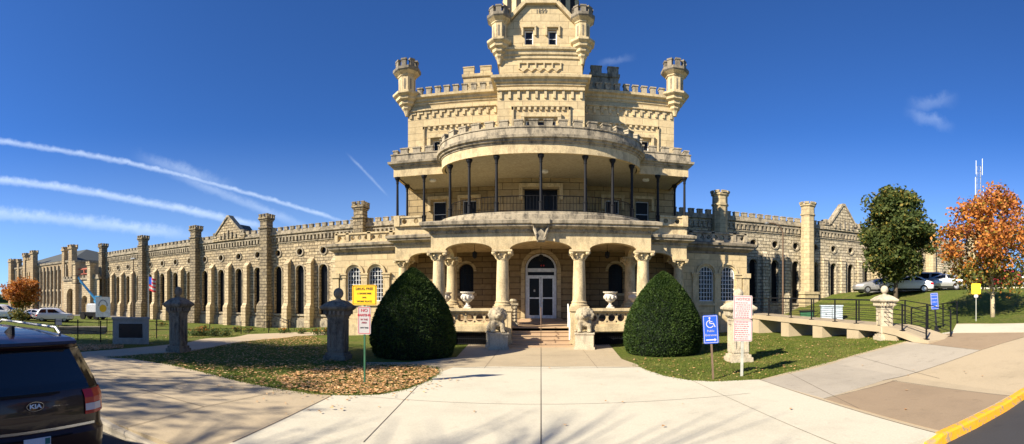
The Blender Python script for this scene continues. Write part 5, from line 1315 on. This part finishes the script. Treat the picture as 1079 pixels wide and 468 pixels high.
# ================================================================= POLES, MAST, BOXES
T = thing('flagpole', 'white flagpole carrying a small red white and blue flag before the left wing', 'flagpole', (0, 0, 0))
x, y = math.sin((156.5-XC)/FPX)*44, math.cos((156.5-XC)/FPX)*44; z = gz(x, y)
p = MB(); p.ring([(.07, z-.2), (.035, z+5.2), (.06, z+5.24), (.06, z+5.32), (.01, z+5.36)], 8, c=(x, y)); p.build('pole', 'steel_grey', T)
fl_ = MB()
cells = [('sign_blue', 0, .45, .6, 1.3)]+[('red_paint' if i % 2 == 0 else 'sign_white', .0 if i > 3 else .45, 1.0, 1.3-.186*(i+1), 1.3-.186*i) for i in range(7)]
mats_ = ['sign_blue', 'red_paint', 'sign_white']
for mt, u0, u1, z0, z1 in cells:
    fl_.cur = mats_.index(mt)
    for i in range(6):
        a, b = u0+(u1-u0)*i/6, u0+(u1-u0)*(i+1)/6; f_ = lambda u: (x+u*.9+.05, y+.16*math.sin(u*7)*u)
        za = z+3.85; q = [(*f_(a), za+z0-a*.25), (*f_(b), za+z0-b*.25), (*f_(b), za+z1-b*.25), (*f_(a), za+z1-a*.25)]; fl_.poly(q)
fl_.build('flag', mats_, T)
T = thing('lamp_post', 'thin dark lamp post between the banner and the flagpole', 'lamp post', (0, 0, 0))
x, y = math.sin((140.5-XC)/FPX)*46, math.cos((140.5-XC)/FPX)*46; z = gz(x, y); p = MB(); p.ring([(.08, z-.2), (.05, z+7.0)], 8, c=(x, y)); p.build('pole', 'rust_post', T); p = MB(); p.box(x-.3, x+.3, y-.12, y+.12, z+7.0, z+7.12); p.build('lamp_head', 'steel_grey', T)
T = thing('lamp_post', 'tall thin lamp post with curved arm before the right cell block', 'lamp post', (0, 0, 0))
x, y = math.sin((825-XC)/FPX)*32.5, math.cos((825-XC)/FPX)*32.5; z = gz(x, y)
pts = [(x, y, z-.2), (x, y, z+6.6)]+[(x-.9+.9*math.cos(a), y, z+6.6+.75*math.sin(a)) for a in [PI/10*k for k in range(1, 7)]]
p = MB(); p.tube(pts, [.08, .055]+[.045]*6, 7); p.build('pole', 'rust_post', T)
q = pts[-1]; p = MB(); p.ring([(.12, q[2]-.1), (.16, q[2]-.02), (.06, q[2]+.06)], 8, c=(q[0]-.12, q[1])); p.build('lamp_head', 'steel_grey', T)
T = thing('radio_mast', 'tall lattice radio mast with side aerials above the autumn tree', 'radio mast', (0, 0, 0))
x, y = math.sin((1032-XC)/FPX)*150, math.cos((1032-XC)/FPX)*150; p = MB(); c3 = [(1.1*math.cos(a), 1.1*math.sin(a)) for a in (0, 2.09, 4.19)]
for a in c3: p.tube([(x+a[0], y+a[1], 0), (x+a[0]*.75, y+a[1]*.75, 45.5)], .07, 4)
for i in range(24):
    z = i*1.9
    for k in range(3): a, b = c3[k], c3[(k+1) % 3]; p.tube([(x+a[0], y+a[1], z), (x+b[0], y+b[1], z+1.9)], .035, 3); p.tube([(x+a[0], y+a[1], z+1.9), (x+b[0], y+b[1], z+1.9)], .03, 3)
p.build('mast_frame', 'steel_grey', T)
for dx, z0, z1 in ((-2.3, 35, 41.5), (2.3, 34, 38.5), (-1.9, 42.5, 47), (1.7, 43, 48.5)):
    p = MB(); p.tube([(x+dx, y, z0), (x+dx, y, z1)], .09, 4); p.tube([(x, y, z0+.6), (x+dx, y, z0+.6)], .05, 4); p.build('aerial', 'white_paint', T)
T = thing('utility_cabinet', 'pale blue utility cabinet behind the ramp railing', 'cabinet', (0, 0, 0))
x, y = math.sin((876-XC)/FPX)*34.5, math.cos((876-XC)/FPX)*34.5; z = gz(x, y)
p = MB(); p.box(-.8, .8, -.4, .4, -.2, 1.12); p.build('cabinet_body', 'cabinet_blue', T); p = MB(); p.box(-.85, .85, -.45, .45, 1.12, 1.2); p.build('lid', 'cabinet_blue', T); p = MB(); p.box(-.03, .03, -.42, -.40, .1, 1.0); p.box(-.5, -.4, -.43, -.40, .5, .6); p.build('door_seam', 'steel_grey', T); turned(T, (x, y, z), -.5)
T = thing('waste_bin', 'dark green waste bin on wheels beside the pale cabinet', 'bin', (0, 0, 0))
x, y = math.sin((850-XC)/FPX)*33.5, math.cos((850-XC)/FPX)*33.5; z = gz(x, y)
p = MB(); p.ring([(.42, .12), (.5, .95)], 4); p.build('bin_body', 'green_post', T); p = MB(); p.box(-.55, .55, -.55, .55, .95, 1.03); p.build('lid', 'iron', T)
for sx in (-1, 1): p = MB(); p.tube([(sx*.4, -.3, .1), (sx*.5, -.3, .1)], .1, 10); p.build('wheel', 'tyre', T)
turned(T, (x, y, z), -.5)
# boom lift in front of the gatehouse
T = thing('boom_lift', 'blue boom lift with white engine cover working at the gatehouse', 'lift', (0, 0, 0))
x, y = math.sin((98-XC)/FPX)*62, math.cos((98-XC)/FPX)*62; z = gz(x, y)
p = MB(); p.box(-1.6, 1.6, -.8, .8, .45, .95); p.build('chassis', 'iron', T); p = MB(); p.box(-.6, 1.3, -.7, .7, 1.0, 2.0); p.box(-.5, 1.2, -.6, .6, 2.0, 2.15); p.build('engine_cover', 'white_paint', T)
p = MB(); p.tube([(.9, 0, 2.0), (.3, 0, 2.6)], .22, 6); p.tube([(1.0, 0, 2.2), (-2.2, 0, 5.3)], .17, 6); p.tube([(-1.0, 0, 4.1), (-2.6, 0, 5.8)], .11, 6); p.box(.5, 1.2, -.3, .3, 1.9, 3.2); p.build('boom', 'lift_blue', T)
p = MB(); p.box(-3.2, -2.2, -.6, .6, 4.9, 5.0)
for a in (-3.2, -2.22):
    for b in (-.6, .58): p.box(a, a+.04, b, b+.04, 5.0, 6.0)
p.box(-3.2, -2.2, -.62, -.58, 5.95, 6.0); p.box(-3.2, -2.2, -.62, -.58, 5.45, 5.5); p.build('basket', 'iron', T)
for sx in (-1.1, 1.1):
    for sy in (-1, 1): p = MB(); p.tube([(sx, sy*.6, .42), (sx, sy*.95, .42)], .42, 14); p.build('wheel', 'tyre', T)
turned(T, (x, y, z), .35)
T = thing('manhole_sign', 'small white notice on a stake behind the van', 'sign', (0, 0, 0)); x, y = gp(61.5, 351); p = MB(); p.box(-.02, .02, 0, .03, -.1, .7); p.build('stake', 'rust_post', T); board(T, -.22, .22, .5, .9, 'sign_white', -.002); turned(T, (x, y, gz(x, y)), math.atan2(-x, y)); T.name = 'stake_sign'

# ================================================================= VEHICLES
def outline(xr, xf, w_, n=60, e=.24):
    """rounded plan outline; point 0 rear centre, 15 left side centre, 30 nose, 45 right side centre"""
    rc = min(e, w_*.6); hl = (xr-xf)/2; cx = (xr+xf)/2; bul = .05
    def quarter(rc_, bulge):                       # from the end centre to the side centre, x measured outwards
        q = []
        for i in range(7): y = (w_-rc_)*i/6; q.append((hl-bulge*(y/w_)**2, y))
        for i in range(1, 3): a = PI/2*i/3; q.append((hl-bulge-rc_+rc_*math.cos(a), w_-rc_+rc_*math.sin(a)))
        for i in range(6): q.append(((hl-bulge-rc_)*(1-i/6), w_))
        return q                                    # 15 points, side centre excluded
    a = quarter(rc, bul); b = quarter(min(.42, w_*.6), .16)
    pts = [(cx+x, y) for x, y in a]+[(cx, w_)]+[(cx-x, y) for x, y in reversed(b[1:])]+[(cx-b[0][0], 0)]
    pts += [(cx-x, -y) for x, y in b[1:]]+[(cx, -w_)]+[(cx+x, -y) for x, y in reversed(a[1:])]
    return pts
def vehicle(name, label, cat, rings, paint, wheels, L_, group=None, n=60, e=.24, bands=(), wheel_r=.33, wtrack=.92, lights=(), dummy=None):
    """nose towards -x; rings = (z, x rear, x front, half width)"""
    T = thing(name, label, cat, (0, 0, 0), group)
    b = MB(); i0 = 0; rr = [[(p[0], p[1], z) for p in outline(xr, xf, w_, n, e)] for z, xr, xf, w_ in rings]
    for r0, r1 in zip(rr[:-1], rr[1:]):
        for j in range(n): b.quad(r0[j], r0[(j+1) % n], r1[(j+1) % n], r1[j])
    b.poly(rr[0][::-1]); b.poly(rr[-1])
    me_o = b.build('body', paint, T)
    bm = bmesh.new(); bm.from_mesh(me_o.data); bmesh.ops.remove_doubles(bm, verts=bm.verts, dist=.0005); bm.to_mesh(me_o.data); bm.free()
    me_o.data.polygons.foreach_set('use_smooth', [True]*len(me_o.data.polygons)); me_o.data.set_sharp_from_angle(angle=math.radians(32))
    def ring_at(z, off):
        z = min(max(z, rings[0][0]), rings[-1][0])
        for (z0, a0, b0, w0), (z1, a1, b1, w1) in zip(rings[:-1], rings[1:]):
            if z0 <= z <= z1 and z1 > z0:
                q = (z-z0)/(z1-z0); return [(p[0], p[1], z) for p in outline(a0+(a1-a0)*q+off, b0+(b1-b0)*q-off, w0+(w1-w0)*q+off, n, e)]
    for (pname, mat, za, zb, js, off) in bands:
        m_ = MB(); zs = sorted({za, zb}|{r[0] for r in rings if za < r[0] < zb}); rs = [ring_at(z, off) for z in zs]
        for r0, r1 in zip(rs[:-1], rs[1:]):
            for j in js: m_.quad(r0[j % n], r0[(j+1) % n], r1[(j+1) % n], r1[j % n])
        m_.build(pname, mat, T)
    for wx in wheels:
        for sy in (-1, 1):
            m_ = MB(); m_.tube([(wx, sy*(wtrack-.22), wheel_r), (wx, sy*(wtrack-.02), wheel_r), (wx, sy*wtrack, wheel_r)], [wheel_r, wheel_r, wheel_r*.9], 22); o = m_.build('wheel', 'tyre', T)
            m_ = MB(); m_.tube([(wx, sy*(wtrack-.03), wheel_r), (wx, sy*(wtrack+.008), wheel_r)], [wheel_r*.62, wheel_r*.6], 12); m_.build('rim', 'rim', o)
    return T
sedan = [(.18, -.08, -4.55, .80), (.35, 0, -4.68, .88), (.62, 0, -4.7, .90), (.82, -.03, -4.55, .90), (.95, -.12, -4.2, .87), (.99, -.30, -3.75, .84), (1.08, -.62, -3.4, .80), (1.30, -1.05, -2.85, .70), (1.40, -1.45, -2.45, .62), (1.44, -1.8, -2.2, .45)]
suv = [(.22, -.06, -4.45, .84), (.4, 0, -4.6, .92), (.8, 0, -4.6, .93), (1.0, -.05, -4.35, .92), (1.06, -.1, -3.75, .88), (1.2, -.16, -3.45, .85), (1.55, -.42, -2.95, .74), (1.64, -.6, -2.7, .68), (1.68, -.9, -2.4, .5)]
side_l = list(range(9, 13))+list(range(14, 21)); side_r = [59-j for j in side_l]; rear = list(range(-6, 6)); front = list(range(24, 36))
def simple_car(label, kind, paint, px_, r, rz, group, z=None, name='parked_car', lift=.03):
    x, y = math.sin((px_-XC)/FPX)*r, math.cos((px_-XC)/FPX)*r
    rings = sedan if kind == 'sedan' else suv; zt, zc = (1.08, 1.34) if kind == 'sedan' else (1.12, 1.52)
    za = 1.05 if kind == 'sedan' else 1.1
    bands = [('side_window', 'car_glass', za, zt if False else zc, side_l, .006), ('side_window', 'car_glass', za, zc, side_r, .006), ('rear_window', 'car_glass', za, zc, rear, .006), ('windscreen', 'car_glass', za, zc, front, .006),
             ('taillight', 'light_red', .68, .86, [5, 6, 7, 8], .008), ('taillight', 'light_red', .68, .86, [-9, -8, -7, -6], .008), ('headlight', 'light_clear', .62, .78, [21, 22, 23, 24], .008), ('headlight', 'light_clear', .62, .78, [35, 36, 37, 38], .008), ('bumper', 'iron', .2, .34, list(range(60)), .004)]
    T = vehicle(name, label, 'car', rings, paint, (-.85, -3.65), 4.7, group, bands=bands)
    return turned(T, (x+2.3*math.cos(rz), y+2.3*math.sin(rz), (gz(x, y) if z is None else z)+lift), rz)
GE = 'cars parked on the hill at right'
simple_car('silver grey sedan parked first in the row beside the green tree', 'sedan', 'paint_silver', 925, 42.5, -.35, GE)
simple_car('white sedan parked in the row nearest the blue post sign', 'sedan', 'paint_white', 957, 40.0, -.9, GE)
simple_car('silver sport utility car between the white sedan and the last silver car', 'suv', 'paint_silver', 972, 41.8, -1.0, GE)
simple_car('small silver car partly behind the autumn tree crown', 'sedan', 'paint_silver', 992, 41.0, -1.0, GE)
simple_car('bright red car seen right of the pale tree trunk', 'suv', 'paint_red', 1054, 44, -1.25, GE)
simple_car('white car just right of the red one on the hill', 'sedan', 'paint_white', 1067, 44, -1.3, GE)
simple_car('dark blue car at the right edge of the photograph', 'suv', 'paint_dark', 1082, 44, -1.35, GE)
x_, y_ = math.sin((1085-XC)/FPX)*70, math.cos((1085-XC)/FPX)*70
GW = 'cars parked by the lawn at far left'
simple_car('white pickup like wagon at the left edge above the van roof', 'suv', 'paint_white', 3, 52, -2.5, GW)
simple_car('grey car half hidden behind the small orange tree', 'sedan', 'paint_silver', 16, 57, -2.5, GW)
simple_car('white sedan parked right of the small orange tree', 'sedan', 'paint_white', 39, 58, -2.35, GW)
simple_car('white utility car nearest the lift, last in the left row', 'suv', 'paint_white', 58, 56, -2.3, GW)
simple_car('dark car far behind the others at the left edge', 'suv', 'paint_dark', 4, 75, -2.6, GW)
# dark van in the foreground
vr = [(.22, -.06, -5.0, .90), (.34, .04, -5.1, .97), (.60, .05, -5.12, .985), (.70, .05, -5.1, .99), (.76, .0, -5.08, .985), (1.10, -.02, -4.95, .985), (1.16, -.04, -4.7, .975), (1.22, -.06, -4.2, .955), (1.30, -.10, -4.0, .94), (1.68, -.26, -3.3, .80), (1.74, -.22, -3.2, .775), (1.80, -.22, -3.1, .75), (1.84, -.40, -3.0, .70), (1.88, -.9, -2.9, .60), (1.90, -1.3, -2.7, .40)]
n2 = 60; rearj = list(range(0, 6))+list(range(54, 60))
def jr(*a): return [j % n2 for j in range(*a)]
bands = [('rear_window', 'car_glass', 1.215, 1.70, jr(-8, 8), .007), ('side_window', 'car_glass', 1.22, 1.68, jr(9, 21), .006), ('side_window', 'car_glass', 1.22, 1.68, jr(39, 51), .006), ('windscreen', 'car_glass', 1.24, 1.68, jr(24, 36), .006),
         ('taillight', 'light_red', .90, 1.20, jr(5, 10), .016), ('taillight', 'light_red', .90, 1.20, jr(-10, -5), .016), ('reversing_light', 'light_clear', .945, 1.03, jr(5, 7), .022), ('reversing_light', 'light_clear', .945, 1.03, jr(-7, -5), .022),
         ('brake_light', 'light_red', 1.765, 1.785, jr(-3, 3), .012), ('trim_bar', 'chrome', .775, .805, jr(-6, 6), .014), ('bumper', 'iron', .24, .36, jr(0, 60), .006)]
V = vehicle('parked_van', 'dark maroon minivan seen from behind at the left edge with red tail lamp', 'van', vr, 'paint_maroon', (-1.0, -4.05), 5.1, n=n2, e=.22, bands=bands, wheel_r=.36, wtrack=.96)
# roof rails, aerial, wiper
for sy in (-1, 1): p = MB(); p.tube([(-.55, sy*.60, 1.86), (-.7, sy*.62, 1.93), (-2.6, sy*.62, 1.95), (-2.8, sy*.60, 1.88)], .02, 6); p.build('roof_rail', 'steel_grey', V)
p = MB(); p.xprism([(-.62, 1.86), (-.88, 1.88), (-.68, 1.97), (-.63, 1.97)], -.02, .02); p.build('aerial', 'iron', V)
p = MB(); p.box(.0, .012, -.62, .3, 1.20, 1.225); p.build('wiper', 'iron', V)
p = MB(); p.xprism([(-.22, 1.745), (-.13, 1.765), (-.14, 1.80), (-.3, 1.835)], -.60, .60); p.build('spoiler', 'paint_maroon', V)
# oval badge
p = MB(); nn = 24; pts = [(.105*math.cos(2*PI*i/nn), .055*math.sin(2*PI*i/nn)) for i in range(nn)]; inn = [(q[0]*.94, q[1]*.89) for q in pts]
for i in range(nn):
    a, b, c, d_ = pts[i], pts[(i+1) % nn], inn[(i+1) % nn], inn[i]
    for lo, hi in ((.0, .012),): p.poly([(hi, a[0], 1.08+a[1]), (hi, b[0], 1.08+b[1]), (hi, c[0], 1.08+c[1]), (hi, d_[0], 1.08+d_[1])])
bd = p.build('badge', 'chrome', V)
text('KIA', .068, 'frame_white', bd, (.012, 0, 1.08), rot=(PI/2, 0, PI/2), ext=.003, sx=1.35, off=.0022, name='badge_letters')
p = MB(); p.box(.055, .068, -.16, .16, .56, .73); o = p.build('number_plate', 'plate_metal', V); p = MB(); p.box(.068, .072, .09, .15, .65, .72); p.build('plate_sticker', 'plate_green', o)
p = MB(); p.box(.03, .06, -.45, .45, .715, .72); p.build('tailgate_seam', 'iron', V)
V.scale = (1.0, 1.07, 1.0); turned(V, (-4.70, 2.33, -.13), 0)

# ================================================================= LEAVES AND GRASS ON THE ISLANDS
isl_l = [gp(*p) for p in left_edge]+[gp(372, 381), gp(330, 355), gp(312, 354.5), gp(280, 358), gp(225, 366), gp(200, 370.5), gp(150, 374)]
isl_r = [gp(*p) for p in right_edge]+[gp(940, 352), gp(860, 360), gp(800, 353), gp(742, 362), gp(742, 378), gp(655, 379)]
def inside(p, poly):
    c = False; x, y = p
    for (x0, y0), (x1, y1) in zip(poly, poly[1:]+poly[:1]):
        if (y0 > y) != (y1 > y) and x < (x1-x0)*(y-y0)/(y1-y0)+x0: c = not c
    return c
def scatter(poly, n, rng):
    xs = [p[0] for p in poly]; ys = [p[1] for p in poly]; out = []
    while len(out) < n:
        p = (rng.uniform(min(xs), max(xs)), rng.uniform(min(ys), max(ys)))
        if inside(p, poly): out.append(p)
    return out
rng = random.Random(77); gm = MB()
far_l = [gp(85, 371), gp(130, 367.5), gp(170, 364), gp(225, 356), gp(262, 352), gp(262, 348), gp(120, 350), gp(60, 352), gp(60, 366)]
for poly, n in ((isl_l, 26000), (isl_r, 22000), (far_l, 5000), ([gp(312, 349.5), gp(352, 349.5), gp(352, 346), gp(250, 346), gp(250, 350)], 1500)):
    for x, y in scatter(poly, n, rng):
        z = gz(x, y); a = rng.uniform(0, PI); h = rng.uniform(.025, .06); dx, dy = math.cos(a)*.012, math.sin(a)*.012; lx_, ly_ = rng.gauss(0, .02), rng.gauss(0, .02)
        gm.poly([(x-dx, y-dy, z), (x+dx, y+dy, z), (x+lx_, y+ly_, z+h)])
for edge in (left_edge, right_edge):
    E_ = [gp(*p) for p in edge]
    for a, b in zip(E_[:-1], E_[1:]):
        d = math.dist(a, b)
        for _ in range(int(d*170)):
            q = rng.random(); x = a[0]+(b[0]-a[0])*q; y = a[1]+(b[1]-a[1])*q; amp = .05+.10*max(0, noise.noise(Vector((x*1.7, y*1.7, 0)))); x += rng.gauss(0, amp); y += rng.gauss(0, amp); z = gz(x, y)+.01
            an = rng.uniform(0, PI); h = rng.uniform(.02, .055); dx, dy = math.cos(an)*.014, math.sin(an)*.014
            gm.poly([(x-dx, y-dy, z), (x+dx, y+dy, z), (x+rng.gauss(0, .02), y+rng.gauss(0, .02), z+h)])
tag(gm.build('lawn_grass', 'grass_blade'), 'short tufted lawn grass on the two island lawns', 'grass', kind='stuff')
lm = MB()
def lay(x, y, size, lift=.012):
    z = gz(x, y)+lift; a = rng.uniform(0, 2*PI); s_ = size*rng.uniform(.6, 1.3); t_ = rng.uniform(-.5, .5)*s_; u = Vector((math.cos(a), math.sin(a), 0))*s_; v = Vector((-math.sin(a), math.cos(a), 0))*s_*.7
    c = Vector((x, y, z+abs(t_)+.008)); up = Vector((0, 0, t_)); i = len(lm.v)
    lm.v.extend([tuple(c-u), tuple(c+v+up), tuple(c+u), tuple(c-v+up*.3)]); lm.f.append((i, i+1, i+2, i+3)); lm.mi.append(0)
thick = [gp(300, 409), gp(330, 415), gp(365, 417), gp(400, 416), gp(430, 410), gp(452, 401), gp(462, 394), gp(458, 388.5), gp(400, 387), gp(340, 388), gp(290, 398)]
for x, y in scatter(thick, 2600, rng): lay(x, y, .05, .03)
for x, y in scatter(isl_l, 4200, rng): lay(x, y, .045, .03)
for x, y in scatter(isl_r, 800, rng): lay(x, y, .04, .03)
for x, y in scatter([gp(85, 371), gp(130, 367.5), gp(130, 364), gp(80, 364)], 900, rng): lay(x, y, .06, .03)
for x, y in scatter(far_l, 500, rng): lay(x, y, .05, .03)
for _ in range(90):
    p = (rng.uniform(-14, 12), rng.uniform(6, 19)); lay(p[0], p[1], .04, .034)
for x, y in scatter([gp(200, 400), gp(330, 418), gp(440, 410), gp(470, 393), gp(500, 400), gp(420, 430), gp(300, 440)], 70, rng): lay(x, y, .04, .034)
tag(lm.build('fallen_leaves', 'fallen_leaf'), 'dry brown and yellow leaves fallen on the lawns and paving', 'leaves', kind='stuff')
